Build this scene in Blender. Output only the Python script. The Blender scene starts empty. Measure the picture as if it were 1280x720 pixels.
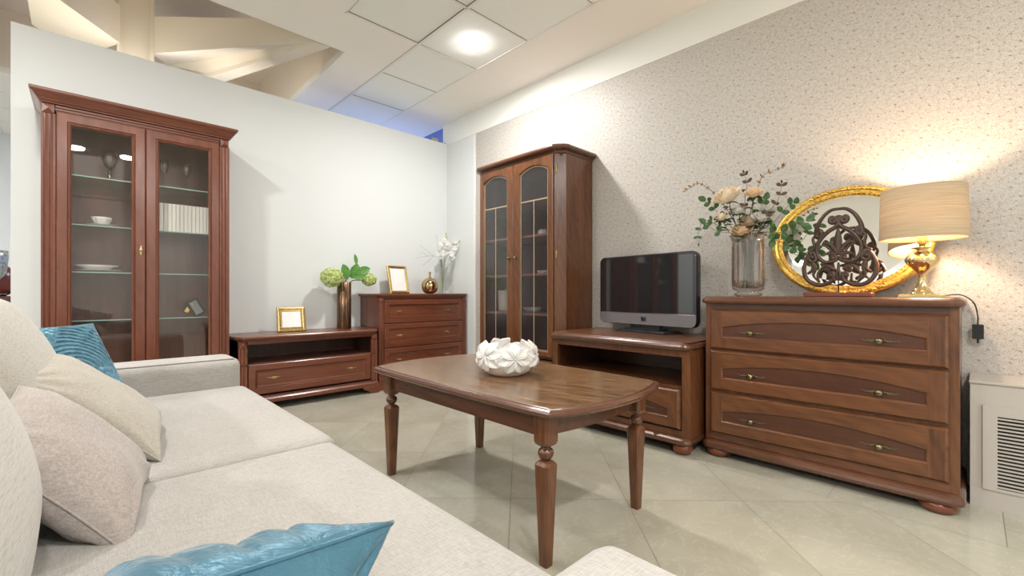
import bpy, math, random
from math import sin, cos, pi, sqrt, radians
from mathutils import Vector, Matrix, noise
random.seed(7)
SC = bpy.context.scene
COL = SC.collection

# ------------------------------------------------------------------ node helpers
class NT:
    def __init__(s, name):
        s.m = bpy.data.materials.new(name); s.m.use_nodes = True
        s.t = s.m.node_tree; s.t.nodes.clear()
        s.out = s.t.nodes.new('ShaderNodeOutputMaterial')
    def n(s, typ, ins=None, **kw):
        d = s.t.nodes.new(typ)
        for k, v in kw.items(): setattr(d, k, v)
        for k, v in (ins or {}).items(): s.set(d.inputs[k], v)
        return d
    def set(s, sock, v):
        if isinstance(v, bpy.types.NodeSocket): s.t.links.new(v, sock)
        elif isinstance(v, bpy.types.Node): s.t.links.new(v.outputs[0], sock)
        elif isinstance(v, (tuple, list)) and len(v) == 3 and sock.type == 'RGBA': sock.default_value = (*v, 1)
        else: sock.default_value = v
    def math(s, op, a, b=0.0, c=0.0):
        d = s.n('ShaderNodeMath', operation=op)
        s.set(d.inputs[0], a); s.set(d.inputs[1], b); s.set(d.inputs[2], c)
        return d.outputs[0]
    def mix(s, f, a, b):
        d = s.n('ShaderNodeMix', data_type='RGBA')
        s.set(d.inputs[0], f); s.set(d.inputs[6], a); s.set(d.inputs[7], b)
        return d.outputs[2]
    def ramp(s, f, stops):
        d = s.n('ShaderNodeValToRGB'); s.set(d.inputs[0], f)
        e = d.color_ramp.elements
        while len(e) < len(stops): e.new(0.5)
        for i, (p, c) in enumerate(stops):
            e[i].position = p; e[i].color = (*c, 1) if isinstance(c, tuple) else (c, c, c, 1)
        return d.outputs[0]
    def coords(s, scale=(1, 1, 1), kind='Object', rnd=0.0, rot=(0, 0, 0)):
        tc = s.n('ShaderNodeTexCoord')
        v = tc.outputs[kind]
        if rnd:
            oi = s.n('ShaderNodeObjectInfo')
            sc = s.n('ShaderNodeVectorMath', operation='SCALE'); s.set(sc.inputs[0], (1.0, 1.7, 2.3)); s.set(sc.inputs[3], s.math('MULTIPLY', oi.outputs['Random'], rnd))
            ad = s.n('ShaderNodeVectorMath', operation='ADD'); s.set(ad.inputs[0], v); s.set(ad.inputs[1], sc.outputs[0]); v = ad.outputs[0]
        mp = s.n('ShaderNodeMapping'); s.set(mp.inputs[0], v); mp.inputs['Scale'].default_value = scale; mp.inputs['Rotation'].default_value = rot
        return mp.outputs[0]
    def noise(s, vec, scale, detail=3, rough=.5, dist=0):
        return s.n('ShaderNodeTexNoise', {'Vector': vec, 'Scale': scale, 'Detail': detail, 'Roughness': rough, 'Distortion': dist}).outputs[0]
    def bump(s, h, strength=.3, dist=.01):
        return s.n('ShaderNodeBump', {'Height': h, 'Strength': strength, 'Distance': dist}).outputs[0]
    def bsdf(s, **k):
        d = s.n('ShaderNodeBsdfPrincipled')
        for kk, v in k.items(): s.set(d.inputs[kk.replace('_', ' ')], v)
        s.t.links.new(d.outputs[0], s.out.inputs[0])
        return d
    def done(s, sh): s.t.links.new(sh.outputs[0], s.out.inputs[0]); return s.m

_cache = {}
def simple(name, col, rough=.5, metal=0, **k):
    if name in _cache: return _cache[name]
    t = NT(name); t.bsdf(Base_Color=col, Roughness=rough, Metallic=metal, **k)
    _cache[name] = t.m; return t.m

def wood(kind, axis='X'):
    key = kind + axis
    if key in _cache: return _cache[key]
    P = dict(cherry=((.095, .026, .013), (.195, .062, .031), .30, .5),
             cherrydark=((.07, .024, .014), (.15, .055, .032), .4, .3),
             walnut=((.070, .024, .009), (.175, .066, .024), .32, .9),
             walnutdark=((.055, .017, .008), (.11, .038, .016), .34, .5),
             walnutlight=((.15, .060, .019), (.34, .155, .055), .30, 1.0),
             oaktop=((.085, .042, .018), (.25, .138, .064), .26, 1.3),
             edge=((.070, .026, .013), (.14, .056, .028), .27, .4),
             shelfwood=((.16, .075, .045), (.34, .17, .10), .35, .4),
             bun=((.13, .034, .012), (.20, .058, .022), .28, .4))[kind]
    t = NT('wood_%s_%s' % (kind, axis.lower()))
    a = {'X': (1, 0, 0), 'Y': (0, 1, 0), 'Z': (0, 0, 1)}[axis]
    def sc(al, ac): return tuple(al if q else ac for q in a)
    v1 = t.coords(sc(.8, 20.0) if kind == 'oaktop' else sc(.9, 9.0), rnd=11.0)
    n1 = t.noise(v1, 1.0, 5, .6, 1.2)
    v2 = t.coords(sc(5.0, 170.0), rnd=3.0)
    n2 = t.noise(v2, 1.0, 3, .6)
    v3 = t.coords(sc(1.2, 3.2), rnd=7.0)
    w = t.n('ShaderNodeTexWave', {'Vector': v3, 'Scale': 3.0, 'Distortion': 9.0, 'Detail': 3.0, 'Detail Scale': 1.2}, wave_type='BANDS', bands_direction='DIAGONAL').outputs['Fac']
    mixv = t.math('ADD', t.math('MULTIPLY', n1, .75), t.math('ADD', t.math('MULTIPLY', w, .12 * P[3]), t.math('MULTIPLY', t.math('SUBTRACT', n2, .5), .55 * P[3])))
    c = t.ramp(mixv, [(.22, P[0]), (.62, P[1])])
    bp = t.bump(n2, .10 * P[3], .002)
    t.bsdf(Base_Color=c, Roughness=P[2], Normal=bp, Coat_Weight=.25, Coat_Roughness=.18)
    _cache[key] = t.m; return t.m

def fabric(name, c1, c2, sx=420, rough=.95, axis=0, streak=.5):
    t = NT(name)
    v = t.coords((sx, sx * .12, sx) if axis == 0 else ((sx, sx * .07, sx) if axis == 2 else (sx * .12, sx, sx * .5)))
    a = t.noise(v, 1.0, 2, .6)
    v2 = t.coords((sx * .10, sx, sx * .7) if axis == 0 else (sx, sx * .1, sx))
    b = t.noise(v2, 1.0, 2, .6)
    big = t.noise(t.coords((1, 1, 1)), 5.0, 3)
    f = t.math('ADD', t.math('MULTIPLY', a, streak), t.math('ADD', t.math('MULTIPLY', b, .5), t.math('MULTIPLY', t.math('SUBTRACT', big, .5), .15)))
    c = t.ramp(f, [(.30, c1), (.68, c2)])
    t.bsdf(Base_Color=c, Roughness=rough, Sheen_Weight=.25, Normal=t.bump(t.math('ADD', a, b), .5, .0015))
    return t.m

def satin(name, c1, c2):
    t = NT(name)
    v = t.coords((1, 1, 1))
    n = t.noise(v, 22, 4, .6, .6)
    c = t.mix(t.noise(v, 9, 3), c1, c2)
    fine = t.noise(t.coords((60, 700, 60)), 1.0, 2)
    t.bsdf(Base_Color=c, Roughness=.33, Metallic=.30, Sheen_Weight=.5, Sheen_Roughness=.3, Normal=t.bump(t.math('ADD', t.math('MULTIPLY', n, 1.0), t.math('MULTIPLY', fine, .12)), .55, .008))
    return t.m

def thin_glass(name, tint=(.95, .97, .96), ior=1.5, rough=0.0, bump=None, boost=1.0, haze=0.0):
    t = NT(name)
    tr = t.n('ShaderNodeBsdfTransparent', {'Color': tint})
    gl = t.n('ShaderNodeBsdfGlossy', {'Roughness': rough, 'Color': (1, 1, 1)})
    geo = t.n('ShaderNodeNewGeometry')
    bf = geo.outputs['Backfacing']
    # same reflectance on both faces of the thin sheet
    fr = t.n('ShaderNodeFresnel', {'IOR': t.math('ADD', t.math('MULTIPLY', bf, 1 / ior - ior), ior)})
    if bump:
        b = t.bump(t.noise(t.coords((1, 1, 1)), bump, 3, .6), .35, .0012)
        t.set(gl.inputs['Normal'], b); t.set(fr.inputs['Normal'], b)
    f = t.math('MULTIPLY', fr.outputs[0], boost)
    m = t.n('ShaderNodeMixShader', {0: f, 1: tr.outputs[0], 2: gl.outputs[0]})
    if haze:
        df = t.n('ShaderNodeBsdfDiffuse', {'Color': (.34, .34, .36)})
        hz = t.math('MULTIPLY', t.noise(t.coords((1, 1, 1)), bump or 60, 3, .6), haze)
        m2 = t.n('ShaderNodeMixShader', {0: hz, 1: m.outputs[0], 2: df.outputs[0]})
        return t.done(m2)
    return t.done(m)

def leafmat(name, c1, c2):
    t = NT(name)
    c = t.mix(t.ramp(t.noise(t.coords((1, 1, 1)), 90, 2), [(.35, 0.0), (.65, 1.0)]), c1, c2)
    b = t.bsdf(Base_Color=c, Roughness=.5)
    tl = t.n('ShaderNodeBsdfTranslucent', {'Color': c})
    m = t.n('ShaderNodeMixShader', {0: .25, 1: b.outputs[0], 2: tl.outputs[0]})
    return t.done(m)

# ------------------------------------------------------------------ mesh helpers
class MB:
    def __init__(s): s.v = []; s.f = []; s.sm = []
    def add(s, vs, fs, smooth=False):
        o = len(s.v); s.v += [tuple(p) for p in vs]
        s.f += [tuple(i + o for i in q) for q in fs]; s.sm += [smooth] * len(fs); return s
    def box(s, x0, x1, y0, y1, z0, z1, bev=0.0):
        if bev:
            pr = [(0, 0), (bev, 0)]
            return s.slab([(x0, y0), (x1, y0), (x1, y1), (x0, y1)], [(-bev, z0), (0, z0 + bev), (0, z1 - bev), (-bev, z1)])
        vs = [(x, y, z) for z in (z0, z1) for (x, y) in ((x0, y0), (x1, y0), (x1, y1), (x0, y1))]
        return s.add(vs, [(3, 2, 1, 0), (4, 5, 6, 7), (0, 1, 5, 4), (1, 2, 6, 5), (2, 3, 7, 6), (3, 0, 4, 7)])
    def loft(s, rings, cap0=True, cap1=True, smooth=False, closed=True):
        n = len(rings[0]); vs = [p for r in rings for p in r]; fs = []
        for k in range(len(rings) - 1):
            for i in range(n if closed else n - 1):
                j = (i + 1) % n
                fs.append((k * n + i, k * n + j, (k + 1) * n + j, (k + 1) * n + i))
        s.add(vs, fs, smooth)
        o = len(s.v) - len(vs)
        if cap0: s.f.append(tuple(o + i for i in reversed(range(n)))); s.sm.append(False)
        if cap1: s.f.append(tuple(o + (len(rings) - 1) * n + i for i in range(n))); s.sm.append(False)
        return s
    def slab(s, poly, prof, smooth=False, cap0=True, cap1=True):
        # poly ccw in XY, prof: (outward offset, z)
        return s.loft([[(x, y, z) for x, y in offset(poly, o)] for o, z in prof], cap0, cap1, smooth)
    def lathe(s, prof, c=(0, 0, 0), n=32, smooth=True, cap0=True, cap1=True, flute=None):
        rings = []
        for r, z in prof:
            ring = []
            for i in range(n):
                a = 2 * pi * i / n; rr = r * (flute(a) if flute else 1)
                ring.append((c[0] + rr * cos(a), c[1] + rr * sin(a), c[2] + z))
            rings.append(ring)
        return s.loft(rings, cap0, cap1, smooth)
    def tube(s, pts, r, n=8, smooth=True, flat=None, cap=True):
        pts = [Vector(p) for p in pts]
        rings = []; up = None
        for i, p in enumerate(pts):
            t = (pts[min(i + 1, len(pts) - 1)] - pts[max(i - 1, 0)])
            if t.length < 1e-9: t = Vector((0, 0, 1))
            t.normalize()
            if flat is not None:
                fv = Vector(flat); u = fv - t * fv.dot(t)
                if u.length < 1e-4: u = t.orthogonal()
                u.normalize()
            else:
                if up is None: up = t.orthogonal().normalized()
                u = up - t * up.dot(t)
                if u.length < 1e-5: u = t.orthogonal()
                u.normalize(); up = u
            w = t.cross(u)
            rr = r[i] if isinstance(r, (list, tuple)) else r
            ra, rb = rr if isinstance(rr, tuple) else (rr, rr)
            rings.append([p + u * ra * cos(2 * pi * k / n) + w * rb * sin(2 * pi * k / n) for k in range(n)])
        return s.loft(rings, cap, cap, smooth)
    def grid(s, nu, nv, fn, smooth=True, closeu=False):
        vs = [fn(i / (nu - 1), j / (nv - 1)) for j in range(nv) for i in range(nu)]
        fs = [(j * nu + i, j * nu + i + 1, (j + 1) * nu + i + 1, (j + 1) * nu + i) for j in range(nv - 1) for i in range(nu - 1)]
        return s.add(vs, fs, smooth)
    def ball(s, c, r, n=12, m=8, sc=(1, 1, 1)):
        rings = []
        for j in range(m + 1):
            a = -pi / 2 + pi * j / m; a = max(min(a, pi / 2 - .02), -pi / 2 + .02)
            rings.append([(c[0] + r * sc[0] * cos(a) * cos(2 * pi * i / n), c[1] + r * sc[1] * cos(a) * sin(2 * pi * i / n), c[2] + r * sc[2] * sin(a)) for i in range(n)])
        return s.loft(rings, True, True, True)
    def xf(s, M):
        s.v = [tuple(M @ Vector(p)) for p in s.v]; return s
    def build(s, name, mat, parent=None, subsurf=0, auto=None):
        me = bpy.data.meshes.new(name); me.from_pydata(s.v, [], s.f); me.update()
        me.polygons.foreach_set('use_smooth', s.sm); 
        if mat: me.materials.append(mat)
        import bmesh
        bm = bmesh.new(); bm.from_mesh(me); bmesh.ops.recalc_face_normals(bm, faces=bm.faces[:]); bm.to_mesh(me); bm.free()
        o = bpy.data.objects.new(name, me); COL.objects.link(o)
        if parent: o.parent = parent
        if subsurf:
            md = o.modifiers.new('s', 'SUBSURF'); md.levels = subsurf; md.render_levels = subsurf
        return o

def offset(poly, o):
    n = len(poly); out = []
    for i in range(n):
        a = Vector(poly[i - 1]); b = Vector(poly[i]); c = Vector(poly[(i + 1) % n])
        d1 = (b - a); d2 = (c - b)
        if d1.length < 1e-9: d1 = d2
        if d2.length < 1e-9: d2 = d1
        d1 = d1.normalized(); d2 = d2.normalized()
        n1 = Vector((d1.y, -d1.x)); n2 = Vector((d2.y, -d2.x))
        m = n1 + n2
        if m.length < 1e-6: m = n1
        m.normalize(); k = o / max(.35, m.dot(n1))
        out.append((b.x + m.x * k, b.y + m.y * k))
    return out

def rrect(x0, x1, y0, y1, r, n=6, corners=(1, 1, 1, 1)):
    # ccw from (x0,y0)
    out = []
    for (cx, cy, a0, on) in ((x0 + r, y0 + r, pi, corners[0]), (x1 - r, y0 + r, 1.5 * pi, corners[1]), (x1 - r, y1 - r, 0, corners[2]), (x0 + r, y1 - r, .5 * pi, corners[3])):
        if on:
            for i in range(n + 1):
                a = a0 + .5 * pi * i / n; out.append((cx + r * cos(a), cy + r * sin(a)))
        else:
            sx = x0 if cx < (x0 + x1) / 2 else x1; sy = y0 if cy < (y0 + y1) / 2 else y1
            out.append((sx, sy))
    return out

def prect(x0, x1, z0, z1, n=10, arch=0.0):
    p = []
    for i in range(n): p.append((x0 + (x1 - x0) * i / n, z0))
    for i in range(n): p.append((x1, z0 + (z1 - z0) * i / n))
    for i in range(n + 1):
        t = 1 - i / n; u = 2 * t - 1
        p.append((x0 + (x1 - x0) * t, z1 + arch * (1 - u * u)))
    for i in range(1, n): p.append((x0, z1 - (z1 - z0) * i / n))
    return p

def ring_y(pts, y): return [(x, y, z) for x, z in pts]

def tag(o, label=None, cat=None, group=None, kind=None):
    if label: o['label'] = label
    if cat: o['category'] = cat
    if group: o['group'] = group
    if kind: o['kind'] = kind
    return o
def thing(name, label, cat, loc, rz=0, group=None):
    o = bpy.data.objects.new(name, None); COL.objects.link(o)
    o.location = loc; o.rotation_euler = (0, 0, rz); o.empty_display_size = .05
    return tag(o, label, cat, group)
def struct(o): return tag(o, kind='structure')
def dup(root, loc, rz=None, label=None):
    r = root.copy(); COL.objects.link(r); r.location = loc
    if rz is not None: r.rotation_euler = (0, 0, rz)
    if label: r['label'] = label
    for ch in [c for c in root.children]:
        c = ch.copy(); COL.objects.link(c); c.parent = r
        for g in ch.children:
            d = g.copy(); COL.objects.link(d); d.parent = c
    return r
RM = -pi / 2   # furniture on the right wall faces -x

# ------------------------------------------------------------------ materials
def wall_mat(name, col, rough=.8):
    t = NT(name)
    n = t.noise(t.coords((1, 1, 1)), 220, 3)
    t.bsdf(Base_Color=col, Roughness=rough, Normal=t.bump(n, .12, .001)); return t.m
M_wall = wall_mat('painted_wall', (.70, .73, .73))
M_band = wall_mat('painted_band', (.80, .81, .77))
M_ceil = wall_mat('plaster_ceiling', (.89, .86, .81))
M_tile = wall_mat('ceiling_tile', (.86, .88, .85))
M_white = simple('white_trim', (.80, .80, .78), .45)
M_brass = simple('brass', (.75, .52, .20), .28, 1)
M_gold = None
M_bronze = simple('dark_bronze', (.16, .14, .09), .38, 1)
M_black = simple('black_plastic', (.012, .012, .014), .35)
M_paper = simple('white_paper', (.85, .85, .83), .7)
M_porc = simple('porcelain', (.86, .86, .83), .15)

def goldleaf():
    t = NT('gold_leaf')
    n = t.noise(t.coords((1, 1, 1)), 70, 4, .7)
    c = t.ramp(n, [(.3, (.40, .20, .03)), (.55, (.82, .53, .12)), (.8, (.95, .70, .25))])
    t.bsdf(Base_Color=c, Roughness=t.math('ADD', t.math('MULTIPLY', n, .3), .2), Metallic=.75, Normal=t.bump(n, .5, .003)); return t.m
M_gold = goldleaf()

def wallpaper():
    t = NT('wallpaper')
    tc = t.n('ShaderNodeTexCoord'); sep = t.n('ShaderNodeSeparateXYZ'); t.set(sep.inputs[0], tc.outputs['Object'])
    y, z = sep.outputs[1], sep.outputs[2]
    S = 1 / .105
    def cell(a, s, off=0.0):
        u = t.math('ADD', t.math('MULTIPLY', a, s), off)
        return t.math('SUBTRACT', t.math('FRACT', u), .5)
    def mark(oy, oz, sc, r, ang):
        u = cell(y, S * sc, oy); v = cell(z, S * sc, oz)
        ca, sa = cos(ang), sin(ang)
        uu = t.math('ADD', t.math('MULTIPLY', u, ca), t.math('MULTIPLY', v, sa))
        vv = t.math('SUBTRACT', t.math('MULTIPLY', v, ca), t.math('MULTIPLY', u, sa))
        d = t.math('SQRT', t.math('ADD', t.math('POWER', t.math('MULTIPLY', uu, .45), 2), t.math('POWER', vv, 2)))
        return t.math('LESS_THAN', d, r)
    comb = t.n('ShaderNodeCombineXYZ'); t.set(comb.inputs[0], y); t.set(comb.inputs[1], z)
    nz = t.noise(comb.outputs[0], 230, 2, .7)
    med = t.noise(comb.outputs[0], 60, 2, .6)
    m = mark(0, 0, 1, .032, .7)
    for a in ((.35, .22, 1, .022, -.7), (.7, .55, 1, .028, .4), (.12, .62, 1, .020, -.4), (.5, .85, 1, .020, .9), (.86, .2, 1, .022, .1)): m = t.math('MAXIMUM', m, mark(*a))
    # damask rings
    u = cell(y, S / 2, .25); v = cell(z, S / 2, .1)
    d = t.math('SQRT', t.math('ADD', t.math('POWER', u, 2), t.math('POWER', v, 2)))
    r1 = t.math('LESS_THAN', t.math('ABSOLUTE', t.math('SUBTRACT', d, .15)), .012)
    r2 = t.math('LESS_THAN', t.math('ABSOLUTE', t.math('SUBTRACT', d, .36)), .012)
    rings = t.math('MULTIPLY', t.math('MAXIMUM', r1, r2), t.math('GREATER_THAN', nz, .5))
    spk = t.math('GREATER_THAN', t.math('ADD', nz, t.math('MULTIPLY', med, .40)), .735)
    f = t.math('MINIMUM', t.math('ADD', t.math('ADD', t.math('MULTIPLY', m, .85), t.math('MULTIPLY', rings, .35)), t.math('MULTIPLY', spk, .55)), 1)
    c = t.mix(f, (.545, .528, .50), (.30, .235, .165))
    t.bsdf(Base_Color=c, Roughness=t.math('ADD', .46, t.math('MULTIPLY', f, .3)), Specular_IOR_Level=.45, Normal=t.bump(f, .25, .002)); return t.m
M_paperwall = wallpaper()

def floor_mat():
    t = NT('floor_tiles')
    tc = t.n('ShaderNodeTexCoord'); sep = t.n('ShaderNodeSeparateXYZ'); t.set(sep.inputs[0], tc.outputs['Object'])
    x, y = sep.outputs[0], sep.outputs[1]
    q = 1 / sqrt(2)
    s = t.math('MULTIPLY', t.math('SUBTRACT', x, y), q); u = t.math('MULTIPLY', t.math('ADD', x, y), q)
    def lines(a, per, ph, w):
        k = t.math('DIVIDE', t.math('SUBTRACT', a, ph), per)
        fr = t.math('ABSOLUTE', t.math('SUBTRACT', k, t.math('ROUND', k)))
        return t.math('LESS_THAN', fr, w / per), t.math('FLOOR', k)
    ls, ks = lines(s, FS, FS0, .0016); lu, ku = lines(u, FU, FU0, .0016)
    lb, kb = lines(y, .565, -.091, .0016)
    inb = t.math('GREATER_THAN', x, 2.51)
    lx = t.math('LESS_THAN', t.math('ABSOLUTE', t.math('SUBTRACT', x, 2.51)), .0014)
    g = t.math('MAXIMUM', ls, lu)
    g = t.math('ADD', t.math('MULTIPLY', g, t.math('SUBTRACT', 1, inb)), t.math('MULTIPLY', lb, inb))
    g = t.math('MAXIMUM', g, lx)
    cid = t.n('ShaderNodeCombineXYZ'); t.set(cid.inputs[0], ks); t.set(cid.inputs[1], ku); t.set(cid.inputs[2], t.math('MULTIPLY', inb, kb))
    wn = t.n('ShaderNodeTexWhiteNoise', {'Vector': cid.outputs[0]}, noise_dimensions='3D')
    ad = t.n('ShaderNodeVectorMath', operation='ADD'); t.set(ad.inputs[0], tc.outputs['Object'])
    sc = t.n('ShaderNodeVectorMath', operation='SCALE'); t.set(sc.inputs[0], wn.outputs['Color']); t.set(sc.inputs[3], 20.0); t.set(ad.inputs[1], sc.outputs[0])
    n1 = t.noise(ad.outputs[0], 1.6, 5, .55, .8); n2 = t.noise(ad.outputs[0], 5, 6, .6, 2.2)
    vein = t.math('LESS_THAN', t.math('ABSOLUTE', t.math('SUBTRACT', n2, .5)), .012)
    c = t.ramp(n1, [(.3, (.37, .355, .28)), (.7, (.465, .45, .37))])
    c = t.mix(t.math('MULTIPLY', vein, .14), c, (.72, .70, .62))
    c = t.mix(g, c, (.20, .18, .14))
    t.bsdf(Base_Color=c, Roughness=t.math('ADD', .13, t.math('MULTIPLY', g, .4)), Specular_IOR_Level=.5); return t.m
FS, FU = .534, .597
# tile joints: a joint crossing and the spacing in the 45 degree frame
FS0 = (1.432 - 1.494) / sqrt(2); FU0 = (1.432 + 1.494) / sqrt(2)

# ------------------------------------------------------------------ the room
ZC = 3.02
XR = 3.19; YW = 4.45
m = MB(); m.box(-5.2, 3.6, -5.2, 8.8, -.06, 0); struct(m.build('floor', floor_mat()))
m = MB(); m.box(XR, XR + .12, -5.2, 3.915, 0, 2.76); struct(m.build('wall_right', M_paperwall))
m = MB(); m.box(XR + .001, XR + .12, 3.915, YW + .08, 0, 2.76); struct(m.build('wall_right_panel', M_wall))
m = MB(); m.box(XR - .004, XR + .12, -5.2, YW + .08, 2.76, ZC + .05); struct(m.build('wall_right_upper', M_band))
m = MB(); m.box(XR - .010, XR, 3.90, 3.928, 0, 2.76, .002); struct(m.build('trim_1', M_white))
m = MB(); m.box(-.352, XR, YW, YW + .08, 0, 2.772); struct(m.build('wall_left', M_wall))
m = MB(); m.box(-5.2, 3.6, 8.7, 8.8, 0, ZC + .05); struct(m.build('wall_far', M_wall))
m = MB(); m.box(-5.3, -5.2, -5.2, 8.8, 0, ZC + .05); struct(m.build('wall_side', M_wall))
m = MB(); m.box(-5.2, 3.6, -5.3, -5.2, 0, ZC + .05); struct(m.build('wall_back', M_wall))
M_blue = simple('blue_paint', (.20, .30, .78), .6)
m = MB(); m.box(3.5, 3.6, YW + .08, 8.7, 0, 3.6); struct(m.build('wall_blue', M_blue))
# plaster ceiling with a recess (beyond x<1.61,y>3.73)
m = MB()
m.box(-5.2, 1.38, -5.2, 3.73, ZC, ZC + .06)
m.box(1.38, 2.0, 3.19, 3.73, ZC, ZC + .06)
m.box(1.61, 2.0, 3.73, 8.7, ZC, ZC + .06)
m.box(2.62, 3.24, -5.2, 8.7, ZC - .0, ZC + .06)
m.box(-5.2, -.6, 3.73, 8.7, ZC, ZC + .06)
m.box(-.6, 1.61, 6.3, 8.7, ZC, ZC + .06)
struct(m.build('ceiling', M_ceil))
m = MB(); m.box(-.6, 1.61, 3.73, 6.3, 3.62, 3.68); m.box(1.611, 1.66, 3.731, 6.299, ZC + .061, 3.62); m.box(-.66, 1.66, 3.70, 3.729, ZC + .061, 3.62)
m.box(-.66, -.601, 3.731, 6.299, ZC + .061, 3.62); m.box(-.66, 1.66, 6.301, 6.36, ZC + .061, 3.62)
struct(m.build('ceiling_recess', wall_mat('recess_plaster', (.86, .76, .63))))
# slanted soffits in the recess
def prismz(poly, z0, z1): 
    b = MB(); n = len(poly); b.loft([[(x, y, z0) for x, y in poly], [(x, y, z1) for x, y in poly]]); return b
M_sof = wall_mat('soffit_plaster', (.74, .68, .58))
b = MB()
P1 = [(.42, 4.905), (1.36, 3.746), (.844, 5.09), (.60, 5.40)]
b.loft([[(.42, 4.905, 3.02), (1.36, 3.746, 3.02), (.844, 5.09, 3.06), (.60, 5.5, 3.20)], [(.42, 4.905, 3.34), (1.36, 3.746, 3.20), (.844, 5.09, 3.40), (.60, 5.5, 3.5)]])
struct(b.build('ceiling_soffit_1', M_sof))
b = MB(); b.loft([[(1.36, 3.75, 3.01), (1.478, 3.735, 3.01), (.972, 5.078, 3.01), (.80, 5.55, 3.01), (.68, 5.5, 3.01), (.844, 5.09, 3.01)], [(1.36, 3.75, 3.10), (1.478, 3.735, 3.10), (.972, 5.078, 3.30), (.80, 5.55, 3.3), (.68, 5.5, 3.3), (.844, 5.09, 3.3)]])
struct(b.build('ceiling_soffit_2', M_sof))
b = MB(); b.loft([[(.214, 4.884, 3.02), (-.019, 5.4, 3.02), (-.30, 5.2, 3.10), (-.30, 4.3, 3.16), (-.122, 4.456, 3.02)], [(.214, 4.884, 3.33), (-.019, 5.4, 3.5), (-.30, 5.2, 3.5), (-.30, 4.3, 3.5), (-.122, 4.456, 3.33)]])
struct(b.build('ceiling_soffit_3', M_sof))
b = MB(); b.box(.20, .43, 4.90, 5.1, 2.0, 3.6); b.box(.195, .225, 4.885, 4.91, 2.0, 3.6); b.box(.405, .435, 4.885, 4.91, 2.0, 3.6); struct(b.build('ceiling_column', M_sof))
# lay-in tile ceiling
m = MB(); m.box(2.0, 2.62, -5.2, 8.7, ZC + .006, ZC + .05); m.box(1.38, 2.0, -5.2, 3.19, ZC + .006, ZC + .05); struct(m.build('ceiling_tiles', M_tile))
m = MB()
for yy in [3.19 + .65 * k for k in range(-12, 8)]:
    m.box(2.0, 2.62, yy - .006, yy + .006, ZC + .001, ZC + .012)
    if yy < 3.3: m.box(1.38, 2.0, yy - .010, yy + .010, ZC - .002, ZC + .012)
m.box(1.988, 2.012, -5.2, 8.7, ZC - .002, ZC + .012); m.box(1.37, 1.39, -5.2, 3.2, ZC - .002, ZC + .012); m.box(2.612, 2.622, -5.2, 8.7, ZC, ZC + .01)
for k in range(8): m.box(-5.2, -.6, 3.9 + .6 * k - .008, 3.9 + .6 * k + .008, ZC - .004, ZC + .001)
for k in range(7): m.box(-.75 - .6 * k - .008, -.75 - .6 * k + .008, 3.75, 8.7, ZC - .0045, ZC + .001)
struct(m.build('trim_2', M_white))
m = MB()
for yy in [3.19 + .65 * k for k in range(-12, 8)]:
    m.box(2.012, 2.612, yy - .0095, yy - .006, ZC + .003, ZC + .007)
    if yy < 3.3: m.box(1.39, 1.988, yy - .014, yy - .010, ZC + .002, ZC + .007)
m.box(1.984, 1.988, -5.2, 8.7, ZC - .001, ZC + .007); m.box(1.39, 1.394, -5.2, 3.2, ZC - .001, ZC + .007)
struct(m.build('tbar_shadow', simple('tbar_shadow_paint', (.22, .19, .15), .8)))  # dark strips paint the shadow line along one side of the T-bars

# ------------------------------------------------------------------ ceiling lights
M_emit = NT('downlight_diffuser'); e = M_emit.n('ShaderNodeEmission', {'Color': (1, .98, .95), 'Strength': 60.0}); M_emit = M_emit.done(e)
LK = .86
def downlight(x, y, label, w=60, col=(1, .965, .935), z=ZC, size=.17):
    t = thing('ceiling_light', label, 'ceiling light', (x, y, z), 0, None)
    b = MB(); b.lathe([(.112, 0), (.112, -.002), (.106, -.004), (.096, -.003), (.094, .002)], n=40, cap0=False, cap1=False); b.build('trim_ring', M_white, t)
    b = MB(); b.lathe([(.094, .002), (.092, -.010), (.078, -.019), (.05, -.024), (.01, -.025)], n=32, cap0=True, cap1=True); b.build('diffuser', M_emit, t)
    l = bpy.data.lights.new('lamp', 'AREA'); l.shape = 'DISK'; l.size = size; l.energy = w * LK; l.color = col
    lo = bpy.data.objects.new('downlight_lamp', l); COL.objects.link(lo); lo.location = (x, y, z - .029)
    return t
E_TAG = 1
downlight(2.318, 2.872, 'round recessed white ceiling light glowing above the tall glazed cabinet', 40)
downlight(2.32, -3.63, 'added round fill light out of frame over the right wall', 34)  # unseen lamp added to light the heater end of the right wall
downlight(-.08, -.75, 'round recessed ceiling light out of frame behind the sofa, left of a pair', 28)
downlight(.48, -.85, 'round recessed ceiling light out of frame behind the sofa, right of a pair', 28)
downlight(-.30, 2.74, 'round recessed ceiling light just out of frame before the display cabinet', 30)
downlight(-2.9, 2.2, 'round recessed ceiling light far to the left of the sofa', 55)
downlight(-4.0, 1.0, 'round recessed ceiling light farthest to the left of the sofa', 55)
downlight(-3.0, -2.8, 'added unseen round fill light far behind the sofa', 60)  # unseen lamp added as general fill from behind the sofa
downlight(1.0, -3.4, 'added unseen round fill light far behind the camera side', 60)  # another unseen lamp added for fill, behind the camera
downlight(-1.9, 6.2, 'round ceiling light beyond the partition wall on the left', 55)
downlight(1.9 + .4, 6.1, 'round ceiling light beyond the partition wall near the corner', 26, (.70, .80, 1.0))
downlight(-3.6, 7.4, 'round ceiling light at the far left end of the shop', 50)
l = bpy.data.lights.new('blue_fill', 'AREA'); l.size = .5; l.energy = 4.5; l.color = (.35, .5, 1)
lo = bpy.data.objects.new('blue_fill_lamp', l); COL.objects.link(lo); lo.location = (2.9, 5.6, 2.2); lo.rotation_euler = (pi, 0, 0)  # unseen lamp added for the bluish light beyond the partition
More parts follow.
